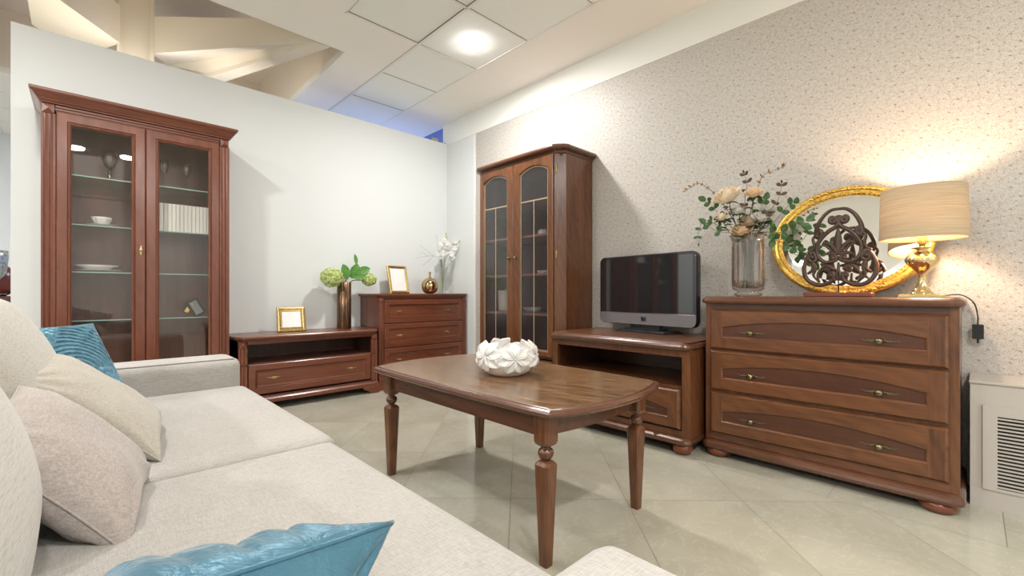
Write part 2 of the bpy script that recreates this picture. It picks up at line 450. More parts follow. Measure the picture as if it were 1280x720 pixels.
l = bpy.data.lights.new('cove', 'AREA'); l.shape = 'RECTANGLE'; l.size = 1.6; l.size_y = .12; l.energy = 5; l.color = (1, .90, .76)
lo = bpy.data.objects.new('recess_fill_lamp', l); COL.objects.link(lo); lo.location = (.4, 4.72, 2.55); lo.rotation_euler = (pi, 0, 0)  # hidden uplight added behind the partition to brighten the ceiling recess

# ------------------------------------------------------------------ furniture kit
def molded(parent, name, poly, prof, mat): b = MB(); b.slab(poly, prof); return b.build(name, mat, parent)

def pilaster(parent, x0, x1, z0, z1, y, mat, d=.012, nf=2):
    # fluted strip, cross-section extruded in z, front at y
    pts = [(x0, y + .02), (x0, y)]
    w = (x1 - x0); m = w * .14; fw = (w - 2 * m) / nf
    for k in range(nf):
        a = x0 + m + k * fw
        for i in range(7):
            t = i / 6; pts.append((a + fw * .08 + fw * .84 * t, y + .006 * sin(pi * t)))
    pts += [(x1, y), (x1, y + .02)]
    b = MB(); b.loft([[(p[0], p[1], z0) for p in pts], [(p[0], p[1], z1) for p in pts]])
    return b.build('pilaster', mat, parent)
def corner_block(parent, xc, zc, w, h, y, mat):
    b = MB(); b.loft([[(xc - w, y + .02, zc - h), (xc + w, y + .02, zc - h), (xc + w, y + .02, zc + h), (xc - w, y + .02, zc + h)],
                      [(xc - w, y, zc - h), (xc + w, y, zc - h), (xc + w, y, zc + h), (xc - w, y, zc + h)],
                      [(xc - .002, y - .014, zc - .002), (xc + .002, y - .014, zc - .002), (xc + .002, y - .014, zc + .002), (xc - .002, y - .014, zc + .002)]])
    return b.build('corner_block', mat, parent)

def leaf_plate(b, x, z, y, L, s):
    # one cast filigree wing running from (x,z) sideways by L*s
    pts = []
    for i in range(9):
        t = i / 8; pts.append((x + s * L * t, y - .002, z + .0025 * sin(t * 9)))
    b.tube(pts, [(.0035 * (1 - t / 9) + .0012, .0015) for t in range(9)], 6, flat=(0, 0, 1))
    for i in range(1, 6):
        t = i / 6; c = (x + s * L * t, y - .002, z + .003 * (1 if i % 2 else -1))
        b.ball(c, .0045 * (1 - .5 * t), 8, 5, (1.5, .5, .8))
def brass_handle(parent, x, z, y, L=.055, vertical=False):
    b = MB(); leaf_plate(b, 0, 0, 0, L, 1); leaf_plate(b, 0, 0, 0, L, -1)
    b.ball((0, -.002, 0), .010, 12, 8, (1, .35, .8))
    b.lathe([(.004, 0), (.004, .010), (.008, .014), (.009, .019), (.006, .024)], n=14)
    # the knob axis must face -y: keep the lathe part only
    M = Matrix.Identity(4)
    nv = []
    b2 = MB(); leaf_plate(b2, 0, 0, 0, L, 1); leaf_plate(b2, 0, 0, 0, L, -1); b2.ball((0, -.002, 0), .010, 12, 8, (1, .35, .8))
    if vertical: b2.xf(Matrix.Rotation(pi / 2, 4, 'Y'))
    k = MB(); k.lathe([(.004, 0), (.004, .010), (.007, .013), (.0085, .018), (.005, .023)], n=14); k.xf(Matrix.Rotation(pi / 2, 4, 'X'))
    b2.v += []; o = len(b2.v); b2.v += k.v; b2.f += [tuple(i + o for i in q) for q in k.f]; b2.sm += k.sm
    # small drop bail
    if not vertical: b2.tube([(-.016, -.012, -.001), (-.012, -.016, -.009), (0, -.018, -.012), (.012, -.016, -.009), (.016, -.012, -.001)], .0016, 6)
    b2.xf(Matrix.Translation((x, y, z)))
    return b2.build('handle', M_oldbrass, parent)
M_oldbrass = simple('old_brass', (.42, .33, .15), .35, 1)
def bronze_knob(parent, x, z, y, L=.085, vertical=False, r=.0155):
    p = MB(); leaf_plate(p, .008, 0, 0, L - .008, 1); leaf_plate(p, -.008, 0, 0, L - .008, -1)
    p.ball((0, -.001, 0), .012, 12, 6, (1.2, .3, .9))
    if vertical: p.xf(Matrix.Rotation(pi / 2, 4, 'Y'))
    p.xf(Matrix.Translation((x, y, z))); p.build('backplate', M_bronze, parent)
    k = MB(); k.lathe([(.010, 0), (.006, .006), (.006, .012), (r * .8, .015), (r, .021), (r * .85, .027), (r * .3, .031)], n=20); k.xf(Matrix.Rotation(pi / 2, 4, 'X')); k.xf(Matrix.Translation((x, y, z)))
    return k.build('knob', M_knob, parent)
M_knob = simple('antique_knob', (.24, .22, .12), .22, 1)

def cherry_drawer(parent, x0, x1, z0, z1, y, name='drawer', handles=(), hl=.05):
    fw = .048
    b = MB(); n = 4
    R = [ring_y(prect(x0, x1, z0, z1, n), y + .02), ring_y(prect(x0, x1, z0, z1, n), y - .014),
         ring_y(prect(x0 + .005, x1 - .005, z0 + .005, z1 - .005, n), y - .018),
         ring_y(prect(x0 + fw, x1 - fw, z0 + fw, z1 - fw, n), y - .018),
         ring_y(prect(x0 + fw + .006, x1 - fw - .006, z0 + fw + .006, z1 - fw - .006, n), y - .008),
         ring_y(prect(x0 + fw + .010, x1 - fw - .010, z0 + fw + .010, z1 - fw - .010, n), y - .012),
         ring_y(prect(x0 + fw + .022, x1 - fw - .022, z0 + fw + .022, z1 - fw - .022, n), y - .006)]
    b.loft(R)
    d = b.build(name, wood('cherry', 'X'), parent)
    for (hx, hz) in handles: brass_handle(d, hx, hz, y - .006, hl)
    return d

def walnut_drawer(parent, x0, x1, z0, z1, y, rx, rz0, rz1, arch, knobs, kl=.085, name='drawer'):
    n = 16
    b = MB()
    R = [ring_y(prect(x0, x1, z0, z1, n), y + .02), ring_y(prect(x0, x1, z0, z1, n), y - .010),
         ring_y(prect(x0 + .004, x1 - .004, z0 + .003, z1 - .003, n), y - .018),
         ring_y(prect(x0 + .013, x1 - .013, z0 + .011, z1 - .011, n), y - .026),
         ring_y(prect(-rx - .008, rx + .008, rz0 - .008, rz1 + .008, n, arch), y - .026),
         ring_y(prect(-rx - .003, rx + .003, rz0 - .003, rz1 + .003, n, arch), y - .023),
         ring_y(prect(-rx, rx, rz0, rz1, n, arch), y - .016)]
    b.loft(R, True, False)
    d = b.build(name, wood('walnut', 'X'), parent)
    # stiles: vertical grain pieces proud of the rails by a hair
    for s in (-1, 1):
        xa, xb = (x0 + .013, -rx - .009) if s < 0 else (rx + .009, x1 - .013)
        st = MB(); st.box(xa, xb, y - .0266, y - .02, z0 + .0115, z1 - .0115); st.build('stile', wood('walnut', 'Z'), d)
    p = MB(); p.loft([ring_y(prect(-rx, rx, rz0, rz1, n, arch), y - .0165), ring_y(prect(-rx, rx, rz0, rz1, n, arch), y - .0160)]); p.build('inset_panel', wood('walnutdark', 'X'), d)
    for (kx, kz) in knobs: bronze_knob(d, kx, kz, y - .0165, kl)
    return d

def bun(parent, x, y, r=.062, h=.058):
    b = MB(); b.lathe([(r * .55, 0), (r * .85, h * .12), (r, h * .45), (r * .93, h * .8), (r * .7, h)], (x, y, 0), 28)
    return b.build('foot', wood('bun', 'X'), parent)

# ------------------------------------------------------------------ left display cabinet
def display_cabinet():
    t = thing('display_cabinet', 'tall cherry-wood display cabinet with two clear glass doors and flared cornice', 'cabinet', (.31, 4.02, 0))
    W = .503; D = .41; H = 2.15
    wz = wood('cherry', 'Z'); wx = wood('cherry', 'X')
    b = MB()
    b.box(-W + .004, -W + .024, .0, D, .08, H); b.box(W - .024, W - .004, .0, D, .08, H)
    b.box(-W + .02, W - .02, D - .015, D, .08, H); b.box(-W + .02, W - .02, .02, D, .08, .12); b.box(-W + .02, W - .02, .02, D, H - .03, H - .004)
    b.box(-.012, .012, .015, .03, .12, 2.11)
    b.build('carcass', wz, t)
    b = MB(); b.box(-W + .0245, W - .0245, D - .0165, D - .0152, .121, 2.118); b.build('back_panel', wood('cherry', 'Z'), t)
    b = MB(); b.slab([(-W, -.004), (W, -.004), (W, D), (-W, D)], [(.012, 0), (.012, .07), (.004, .085), (0, .09)]); b.build('plinth', wx, t)
    for s in (-1, 1):
        x0, x1 = (-W, -W + .064) if s < 0 else (W - .064, W)
        pilaster(t, x0, x1, .09, 2.085, -.012, wz)
        corner_block(t, (x0 + x1) / 2, 2.115, .027, .028, -.012, wx)
    b = MB(); b.box(-W + .064, W - .064, -.004, .02, 2.105, 2.15); b.box(-W + .064, W - .064, -.010, .0, 2.112, 2.120); b.box(-W + .064, W - .064, -.012, .0, 2.130, 2.14); b.build('frieze', wx, t)
    poly = [(-W, -.012), (W, -.012), (W, D), (-W, D)]
    b = MB()
    prof = [(0, 2.146), (.006, 2.148), (.008, 2.156), (.014, 2.160), (.020, 2.172), (.036, 2.196), (.047, 2.206), (.050, 2.212), (.050, 2.222), (.046, 2.227)]
    rr = []
    for o, z in prof:
        rr.append([(-W - o, -.012 - o, z), (W + o, -.012 - o, z), (W + o, D, z), (-W - o, D, z)])
    b.loft(rr); b.build('cornice', wx, t)
    # doors
    gp = thin_glass('cabinet_glass', (.96, .95, .94), 1.5, 0, boost=.9)
    for s in (-1, 1):
        x0, x1 = (-.436, -.002) if s < 0 else (.002, .436)
        g0, g1 = (-.368, -.074) if s < 0 else (.074, .368)
        z0, z1 = .10, 2.102; h0, h1 = .20, 2.03
        b = MB(); n = 4
        b.loft([ring_y(prect(x0, x1, z0, z1, n), .0), ring_y(prect(x0, x1, z0, z1, n), -.016), ring_y(prect(x0 + .004, x1 - .004, z0 + .004, z1 - .004, n), -.020),
                ring_y(prect(g0 - .020, g1 + .020, h0 - .020, h1 + .020, n), -.020), ring_y(prect(g0 - .017, g1 + .017, h0 - .017, h1 + .017, n), -.014),
                ring_y(prect(g0 - .009, g1 + .009, h0 - .009, h1 + .009, n), -.017), ring_y(prect(g0, g1, h0, h1, n), -.008), ring_y(prect(g0, g1, h0, h1, n), .0),
                ring_y(prect(x0, x1, z0, z1, n), .0)], False, False)
        d = b.build('door', wz, t)
        b = MB(); b.box(g0 - .004, g1 + .004, -.006, -.002, h0 - .004, h1 + .004); b.build('glass_pane', gp, d)
        if s < 0:
            k = MB(); leaf_plate(k, 0, 0, 0, .036, 1); leaf_plate(k, 0, 0, 0, .036, -1); k.ball((0, -.002, 0), .010, 12, 6, (1.3, .4, .9)); k.xf(Matrix.Rotation(pi / 2, 4, 'Y')); k.xf(Matrix.Translation((-.026, -.0205, 1.252)))
            kk = MB(); kk.lathe([(.003, 0), (.003, .012), (.009, .014), (.009, .018), (.003, .019)], n=14); kk.xf(Matrix.Rotation(pi / 2, 4, 'X')); kk.xf(Matrix.Translation((-.026, -.0205, 1.256)))
            k.build('key_plate', M_brass, d); kk.build('key', simple('steel', (.6, .6, .62), .25, 1), d)
    gs = thin_glass('shelf_glass', (.80, .90, .86), 1.5, 0, boost=1.2)
    ge = simple('glass_edge', (.30, .46, .40), .2)
    for z in (1.735, 1.412, 1.10, .778, .45):
        b = MB(); b.box(-W + .026, W - .026, .055, D - .018, z - .007, z); o = b.build('shelf', gs, t)
        b = MB(); b.box(-W + .026, W - .026, .0535, .055, z - .007, z); b.build('shelf_edge', ge, o)
    return t
display_cabinet()

# contents of the display cabinet (world coordinates)
M_crys = thin_glass('crystal', (.985, .985, .985), 1.5, .02, boost=2.6)
def goblet(x, y, z, h, r, label, cut=False):
    t = thing('wine_glass', label, 'wine glass', (x, y, z), 0, 'wine glasses on the top glass shelf')
    b = MB(); b.lathe([(r * .9, 0), (r * .9, .002), (r * .25, .006), (.004, .012)], n=28); b.build('base', M_crys, t)
    b = MB()
    if cut: b.lathe([(.004, .01), (.005, .02), (.012, .028), (.006, .036), (.014, .048), (.007, .060), (.012, .072), (.008, h * .45)], n=16)
    else: b.lathe([(.0035, .008), (.0035, h * .5), (.006, h * .54)], n=12)
    b.build('stem', M_crys, t)
    b = MB(); b.lathe([(.006, h * .45 if cut else h * .52), (r * .62, h * .52 if cut else h * .58), (r * .92, h * .68), (r, h * .82), (r * .86, h), (r * .83, h), (r * .96, h * .82), (r * .6, h * .58), (.004, h * .54)], n=32, cap0=False, cap1=False); b.build('bowl', M_crys, t)
    return t
goblet(.13, 4.20, 1.737, .20, .043, 'cut-crystal wine glass alone behind the left glass door', True)
goblet(.43, 4.20, 1.737, .215, .032, 'slender wine glass behind the right door, the left one of the pair')
goblet(.567, 4.20, 1.737, .215, .032, 'slender wine glass behind the right door, the right one of the pair')
t = thing('saucer', 'small white saucer under the teacup on the upper glass shelf', 'saucer', (.088, 4.19, 1.4155))
b = MB(); b.lathe([(.035, 0), (.05, .002), (.085, .012), (.087, .0135), (.05, .006), (.02, .004)], n=36); b.build('dish', M_porc, t)
t = thing('teacup', 'white teacup standing on a saucer behind the left glass door', 'cup', (.088, 4.19, 1.425))
b = MB(); b.lathe([(.022, 0), (.024, .004), (.043, .018), (.053, .042), (.055, .056), (.052, .056), (.049, .040), (.038, .014), (.01, .008)], n=36); b.build('bowl', M_porc, t)
b = MB(); b.tube([(-.028, -.03, .045), (-.035, -.050, .048), (-.040, -.062, .038), (-.036, -.058, .022), (-.026, -.034, .014)], .0045, 8); b.build('handle', M_porc, t)
t = thing('dinner_plate', 'wide white dinner plate lying lowest on the glass shelf', 'plate', (.07, 4.20, 1.1035))
b = MB(); b.lathe([(.07, 0), (.09, .002), (.135, .011), (.137, .013), (.09, .006), (.02, .004)], n=48); b.build('dish', M_porc, t)
t = thing('soup_plate', 'deep white plate stacked on the wide dinner plate', 'plate', (.06, 4.20, 1.1175))
b = MB(); b.lathe([(.05, 0), (.07, .003), (.09, .020), (.118, .028), (.119, .031), (.09, .025), (.066, .008), (.02, .006)], n=48); b.build('dish', M_porc, t)
M_book = simple('book_cover', (.80, .80, .76), .5); M_pages = simple('book_pages', (.70, .66, .55), .8)
book0 = None
nb = 13
posn = ['leftmost', 'second from the left', 'third from the left', 'fourth from the left', 'fifth from the left', 'sixth from the left', 'seventh and middle one', 'sixth from the right', 'fifth from the right', 'fourth from the right', 'third from the right', 'second from the right', 'rightmost']
for i in range(nb):
    x = .41 + i * .0243
    if book0 is None:
        t = thing('book', '', 'book', (x, 4.20, 1.4155), 0, 'white-spined books on the glass shelf')
        b = MB(); b.slab(rrect(-.0112, .0112, -.07, .07, .004, 3, (1, 1, 0, 0)), [(0, 0), (0, .205)]); b.build('cover', M_book, t)
        b = MB(); b.box(-.009, .009, -.066, .071, .003, .206); b.build('pages', M_pages, t)
        book0 = t
    else: t = dup(book0, (x, 4.20, 1.4155))
    t['label'] = 'white-spined book in the row behind the right glass door, %s' % posn[i]
t = thing('leaning_photo_frame', 'dark brown photo frame tilted on a golden strut inside the display cabinet', 'photo frame', (.66, 4.22, .7815))
b = MB(); M = Matrix.Translation((0, -.015, .005)) @ Matrix.Rotation(radians(-28), 4, 'Y') @ Matrix.Rotation(radians(20), 4, 'Z')
n = 2
b.loft([ring_y(prect(-.045, .045, 0, .135, n), .008), ring_y(prect(-.045, .045, 0, .135, n), -.006), ring_y(prect(-.030, .030, .015, .12, n), -.006), ring_y(prect(-.030, .030, .015, .12, n), .0)], True, False); b.xf(M); b.build('frame', simple('dark_frame', (.03, .018, .014), .3), t)
b = MB(); b.box(-.031, .031, .0, .002, .014, .121); b.xf(M); b.build('picture', simple('grey_photo', (.30, .31, .32), .3), t)
b = MB(); b.box(-.075, -.05, -.02, -.012, .0, .075, .002); b.xf(Matrix.Translation((-.04, .0, 0)) @ Matrix.Rotation(radians(28), 4, 'Y')); b.build('strut', M_brass, t)

# ------------------------------------------------------------------ low cabinet and chest on the left wall
def chamfer_top(parent, W, D, z0, z1, over, mat, name='top_panel', c=.05):
    poly = [(-W, c), (-W + c * .8, -over), (W - c * .8, -over), (W, c), (W, D), (-W, D)]
    h = z1 - z0
    b = MB(); b.slab(poly, [(-.022, z0), (-.016, z0 + h * .2), (-.004, z0 + h * .42), (0, z0 + h * .55), (0, z0 + h * .85), (-.004, z1)])
    return b.build(name, mat, parent)
def bracket_foot(parent, x0, x1, s, y, mat, name='foot'):
    # x0 outer, x1 inner end of the scroll; profile extruded back in y
    pts = [(x0, 0), (x0 + (x1 - x0) * .50, 0), (x0 + (x1 - x0) * .58, .018), (x0 + (x1 - x0) * .70, .030), (x0 + (x1 - x0) * .8, .034), (x0 + (x1 - x0) * .9, .045), (x1, .052), (x1, .078), (x0, .078)]
    b = MB(); b.loft([[(p[0], y, p[1]) for p in pts], [(p[0], y + .02, p[1]) for p in pts]])
    b.box(min(x0, x0 + .02 * s), max(x0, x0 + .02 * s), y + .02, y + .38, 0, .078)
    return b.build(name, mat, parent)
def low_cabinet():
    t = thing('television_bench', 'low cherry-wood bench cabinet with open shelf and one wide drawer', 'cabinet', (1.456, 3.99, 0))
    W = .585; D = .455; wz = wood('cherry', 'Z'); wx = wood('cherry', 'X')
    b = MB()
    b.box(-W, -W + .02, .02, D, .075, .575); b.box(W - .02, W, .02, D, .075, .575); b.box(-W + .02, W - .02, D - .012, D, .075, .575)
    b.box(-W + .02, W - .02, .0, D, .105, .125); b.box(-W + .02, W - .02, .0, D, .375, .39)
    b.build('carcass', wood('cherrydark', 'Z'), t)
    for s in (-1, 1):
        b = MB(); b.box(s * W - (.0008 if s > 0 else 0) , s * W + (.0008 if s < 0 else 0) + .0006 * s, .02, D, .078, .574)
        b.build('side_panel', wz, t)
        x0, x1 = (-W, -W + .062) if s < 0 else (W - .062, W)
        pilaster(t, x0, x1, .08, .515, 0, wz); corner_block(t, (x0 + x1) / 2, .542, .026, .026, 0, wx)
    b = MB(); b.box(-W + .062, W - .062, .004, .024, .545, .575); b.box(-W + .062, W - .062, .0, .01, .558, .566); b.build('top_rail', wx, t)
    chamfer_top(t, W + .022, D + .003, .573, .610, .028, wood('cherry', 'X'))
    cherry_drawer(t, -.515, .515, .14, .383, .012, handles=((-.33, .265), (.33, .265)))
    b = MB(); b.slab([(-W - .006, -.012), (W + .006, -.012), (W + .006, D), (-W - .006, D)], [(0, .066), (0, .095), (-.006, .102), (-.012, .108)]); b.build('plinth', wx, t)
    bracket_foot(t, -W - .012, -W + .15, 1, -.018, wx); bracket_foot(t, W + .012, W - .15, -1, -.018, wx)
low_cabinet()
def chest():
    t = thing('chest_of_drawers', 'cherry-wood chest of drawers with brass handles in the far corner', 'chest of drawers', (2.622, 4.04, 0))
    W = .54; D = .405; wz = wood('cherry', 'Z'); wx = wood('cherry', 'X')
    b = MB(); b.box(-W, W, .02, D, .08, .915); b.build('carcass', wz, t)
    for s in (-1, 1):
        x0, x1 = (-W, -W + .055) if s < 0 else (W - .055, W)
        pilaster(t, x0, x1, .10, .865, 0, wz); corner_block(t, (x0 + x1) / 2, .888, .024, .024, 0, wx)
    b = MB(); b.box(-W + .055, W - .055, .006, .026, .893, .915); b.build('top_rail', wx, t)
    chamfer_top(t, W + .024, D + .003, .912, .951, .026, wx, c=.04)
    for z0, z1 in ((.655, .890), (.412, .647), (.169, .404)):
        cherry_drawer(t, -W + .058, W - .058, z0, z1, .012, handles=((-.31, (z0 + z1) / 2), (.28, (z0 + z1) / 2)), hl=.045)
    b = MB(); b.slab([(-W - .006, -.012), (W + .006, -.012), (W + .006, D), (-W - .006, D)], [(0, .066), (0, .10), (-.006, .11), (-.012, .125)]); b.build('plinth', wx, t)
    bracket_foot(t, -W - .008, -W + .15, 1, -.016, wx); bracket_foot(t, W + .008, W - .15, -1, -.016, wx)
chest()

# ------------------------------------------------------------------ tall glazed cabinet, right wall
def tall_cabinet():
    t = thing('glazed_cabinet', 'tall walnut cabinet with arched brass-leaded textured glass doors on the wallpapered wall', 'cabinet', (2.76, 2.8275, 0), RM)
    W = .53; F = .4625; D = .425; wz = wood('walnut', 'Z'); wx = wood('walnut', 'X')
    Z1 = 2.108
    c = W - F
    b = MB()
    b.box(-W, -W + .02, c, D, .06, Z1); b.box(W - .02, W, c, D, .06, Z1)
    b.box(-W + .02, W - .02, D - .012, D, .06, Z1); b.box(-W + .02, W - .02, .03, D, Z1 - .03, Z1); b.box(-W + .02, W - .02, .03, D, .06, .10); b.box(-F, F, .02, D - .02, .405, .425)
    for s in (-1, 1):
        b.loft([[(s * F, .0, z), (s * W, c, z), (s * (W - .02), c + .01, z), (s * (F - .012), .024, z)] for z in (.06, Z1)])
    b.build('carcass', wz, t)
    b = MB(); b.box(-W + .021, W - .021, D - .0135, D - .0122, .426, Z1 - .031); b.build('back_panel', wood('walnutdark', 'Z'), t)
    poly = [(-W, c), (-F, 0), (F, 0), (W, c), (W, D), (-W, D)]
    # cornice with rounded front corners
    pr = [(0, 2.095), (.006, 2.10), (.010, 2.112), (.018, 2.118), (.034, 2.124), (.044, 2.134), (.046, 2.146), (.040, 2.158), (.028, 2.166)]
    pts = [(-W, D), (-W, c), (-W + .012, c * .62), (-F - .02, .012), (-F, 0), (F, 0), (F + .02, .012), (W - .012, c * .62), (W, c), (W, D)]
    rr = []
    for o, z in pr:
        q = offset([p for p in pts], o); q[0] = (q[1][0], D); q[-1] = (q[-2][0], D)
        rr.append([(x, y, z) for x, y in q])
    b = MB(); b.loft(rr); b.build('cornice', wood('edge', 'X'), t)
    rg = thin_glass('textured_glass', (.88, .87, .88), 1.5, .12, bump=150, boost=1.1, haze=.06)
    n = 12
    for s in (-1, 1):
        x0, x1 = (-.460, -.002) if s < 0 else (.002, .460)
        g0, g1 = (-.400, -.085) if s < 0 else (.085, .400)
        z0, z1 = .43, 2.098; h0, h1 = .478, 1.985; ar = .046
        b = MB()
        b.loft([ring_y(prect(x0, x1, z0, z1, n), -.001), ring_y(prect(x0, x1, z0, z1, n), -.016), ring_y(prect(x0 + .006, x1 - .006, z0 + .006, z1 - .006, n), -.022),
                ring_y(prect(g0 - .010, g1 + .010, h0 - .010, h1 + .010, n, ar), -.022), ring_y(prect(g0 - .003, g1 + .003, h0 - .003, h1 + .003, n, ar), -.016), ring_y(prect(g0, g1, h0, h1, n, ar), -.010),
                ring_y(prect(g0, g1, h0, h1, n, ar), -.001), ring_y(prect(x0, x1, z0, z1, n), -.001)], False, False)
        d = b.build('door', wz, t)
        b = MB(); b.loft([ring_y(prect(g0, g1, h0, h1, n, ar), -.008), ring_y(prect(g0, g1, h0, h1, n, ar), -.004)]); b.build('glass_pane', rg, d)
        b = MB(); xc = (g0 + g1) / 2
        b.box(g0, g1, -.0105, -.0082, 1.742, 1.750); b.box(xc - .0035, xc + .0035, -.0108, -.0082, h0, 1.742)
        b.loft([ring_y(prect(g0, g1, h0, h1, n, ar), -.0082), ring_y(prect(g0, g1, h0, h1, n, ar), -.0102), ring_y(prect(g0 + .005, g1 - .005, h0 + .005, h1 - .005, n, ar), -.0102), ring_y(prect(g0 + .005, g1 - .005, h0 + .005, h1 - .005, n, ar), -.0082)], False, False)
        b.build('leading', simple('pale_brass', (.62, .52, .33), .4, .6), d)
        bronze_knob(d, s * .042, 1.268, -.022, .045, True, .012)
    for zc in (1.97, 1.27, .60):
        b = MB(); b.lathe([(.004, zc - .035), (.006, zc - .03), (.006, zc + .03), (.004, zc + .035)], (F + .016, .004, 0), 12); b.build('hinge', M_oldbrass, t)
    for z in (1.76, 1.46, 1.125, .782):
        b = MB(); b.box(-W + .022, W - .022, .085, D - .014, z - .018, z); b.box(-F + .02, F - .02, .018, .085, z - .018, z); b.build('shelf', wood('shelfwood', 'X'), t)
    # lower front: one wide drawer, base moulding, bun feet
    walnut_drawer(t, -.455, .455, .125, .395, .002, .36, .20, .27, .03, ((-.25, .25), (.25, .25)))
    b = MB(); b.slab(poly, [(.0, .058), (.03, .062), (.034, .078), (.028, .092), (.012, .102), (0, .108)]); b.build('base_moulding', wood('edge', 'X'), t)
    for x, y in ((-.42, .07), (.42, .07), (-.42, .34), (.42, .34)): bun(t, x, y)
tall_cabinet()
# things behind the textured glass
t = thing('flower_candle_holder', 'white flower-shaped candle holder behind the right arched door, upper shelf', 'candle holder', (2.95, 2.66, 1.4615))
b = MB()
for k in range(7):
    a = 2 * pi * k / 7
    b.ball((.026 * cos(a), .026 * sin(a), .034), .022, 10, 8, (1, 1, 1.4))
b.ball((0, 0, .02), .03, 12, 8, (1, 1, .6)); b.build('petals', M_porc, t)
o = MB()
for k in range(60):
    a = random.uniform(0, 2 * pi); rr = .075 * sqrt(random.random()); o.ball((rr * cos(a), rr * sin(a) * .9, .008 + .018 * random.random()), .009, 7, 5)
o = o.build('bead_garland', simple('white_beads', (.8, .8, .78), .25)); o.location = (2.95, 2.63, 1.1265); tag(o, 'heap of white beads on the middle shelf behind textured glass', 'beads', kind='stuff')
t = thing('glass_dish', 'clear glass dish on the lower shelf behind the right arched door', 'dish', (2.95, 2.79, .7835))
b = MB(); b.lathe([(.04, 0), (.07, .01), (.09, .045), (.085, .045), (.065, .016), (.02, .008)], n=28); b.build('bowl', simple('frost_glass', (.7, .72, .72), .2, Alpha=.6), t)
t = thing('planter', 'pale planter with dark green leaves behind the left arched door', 'potted plant', (2.95, 3.14, .7835))
b = MB(); b.lathe([(.07, 0), (.075, .02), (.078, .20), (.072, .20), (.068, .15), (.03, .14)], n=24); b.build('pot', simple('cream_pot', (.62, .58, .48), .6), t)
b = MB()
for k in range(26):
    a = random.uniform(0, 2 * pi); L = random.uniform(.06, .12); el = random.uniform(.5, 1.4)
    d = Vector((cos(a) * cos(el), sin(a) * cos(el), sin(el))); p = Vector((0, 0, .15)); sd = d.cross(Vector((0, 0, 1))).normalized() * .014
    b.add([p, p + d * L * .5 + sd, p + d * L, p + d * L * .5 - sd], [(0, 1, 2, 3)])
b.build('leaves', leafmat('plant_green', (.03, .10, .02), (.08, .2, .05)), t)

# ------------------------------------------------------------------ TV cabinet and big dresser
def round_top(parent, W, D, z0, z1, over, r, mat, name='top_panel', side=.010):
    poly = rrect(-W - side + .0, W + side, -over, D, r, 7, (1, 1, 0, 0)); h = z1 - z0
    b = MB(); b.slab(poly, [(-.020, z0), (-.006, z0 + h * .08), (0, z0 + h * .25), (.001, z0 + h * .45), (-.004, z0 + h * .68), (-.014, z0 + h * .86), (-.020, z0 + h * .93), (-.024, z1)], smooth=False)
    return b.build(name, mat, parent)
def base_mould(parent, W, D, z0, z1, over, r, mat, side=.010):
    poly = rrect(-W - side, W + side, -over, D, r, 7, (1, 1, 0, 0)); h = z1 - z0
    b = MB(); b.slab(poly, [(-.012, z0), (-.002, z0 + h * .15), (0, z0 + h * .4), (-.004, z0 + h * .65), (-.014, z0 + h * .85), (-.026, z1)])
    return b.build('base_moulding', mat, parent)
def tv_cabinet():
    t = thing('television_cabinet', 'low walnut cabinet with an open shelf under the television', 'cabinet', (2.55, 1.675, 0), RM)
    W = .53; D = .62; wz = wood('walnut', 'Z'); wx = wood('walnut', 'X')
    b = MB(); b.box(-W, -W + .05, 0, .03, .10, .6205); b.box(W - .05, W, 0, .03, .10, .6205); b.box(-W + .05, W - .05, 0, .03, .578, .6205)
    b.box(-W, -W + .02, .03, D, .10, .6205); b.box(W - .02, W, .03, D, .10, .6205); b.box(-W + .02, W - .02, .031, D - .02, .38, .398); b.box(-W + .0501, W - .0501, 0, D, .10, .14)
    b.build('carcass', wz, t)
    b = MB(); b.box(-W + .02, W - .02, D - .02, D - .005, .14, .62); b.box(-W + .0205, -W + .022, .03, D - .02, .398, .578); b.build('back_panel', wood('walnutdark', 'X'), t)
    round_top(t, W, D, .620, .667, .042, .05, wood('edge', 'X'))
    b = MB(); b.slab(rrect(-W + .0, W - .0, -.018, D - .002, .03, 5, (1, 1, 0, 0)), [(0, .6671), (-.0005, .6680)]); b.build('top_veneer', wood('walnut', 'X'), t)
    walnut_drawer(t, -.474, .474, .15, .387, .0, .395, .222, .262, .045, ((-.25, .248), (.25, .248)), .07)
    base_mould(t, W, D, .062, .106, .04, .05, wood('edge', 'X'))
    for x, y in ((-.47, .03), (.47, .03), (-.47, .55), (.47, .55)): bun(t, x, y, .058, .066)
tv_cabinet()
def dresser():
    t = thing('dresser', 'wide walnut dresser with three arched-panel drawers and bun feet', 'dresser', (2.69, .575, 0), RM)
    W = .537; D = .495; wz = wood('walnut', 'Z'); wx = wood('walnut', 'X')
    b = MB(); b.box(-W, W, .0, D, .09, .90); b.build('carcass', wz, t)
    b = MB(); b.box(-W + .03, W - .03, -.006, .004, .866, .897); b.build('top_rail', wood('walnutdark', 'X'), t)
    round_top(t, W, D, .896, .939, .042, .05, wood('edge', 'X'), side=.02)
    for z0, z1 in ((.632, .864), (.392, .624), (.140, .378)):
        k = (z1 - z0) / .232
        walnut_drawer(t, -.506, .506, z0, z1, .0, .430, z0 + .078, z0 + .124, .042, ((-.281, z0 + .103), (.273, z0 + .103)), .075)
    base_mould(t, W, D, .045, .096, .042, .05, wood('edge', 'X'), .019)
    b = MB(); b.box(-W + .03, W - .03, -.004, .004, .097, .137); b.build('bottom_rail', wood('walnut', 'X'), t)
    for x, y in ((-.47, .03), (.47, .03), (-.47, .43), (.47, .43)): bun(t, x, y, .068, .054)
dresser()

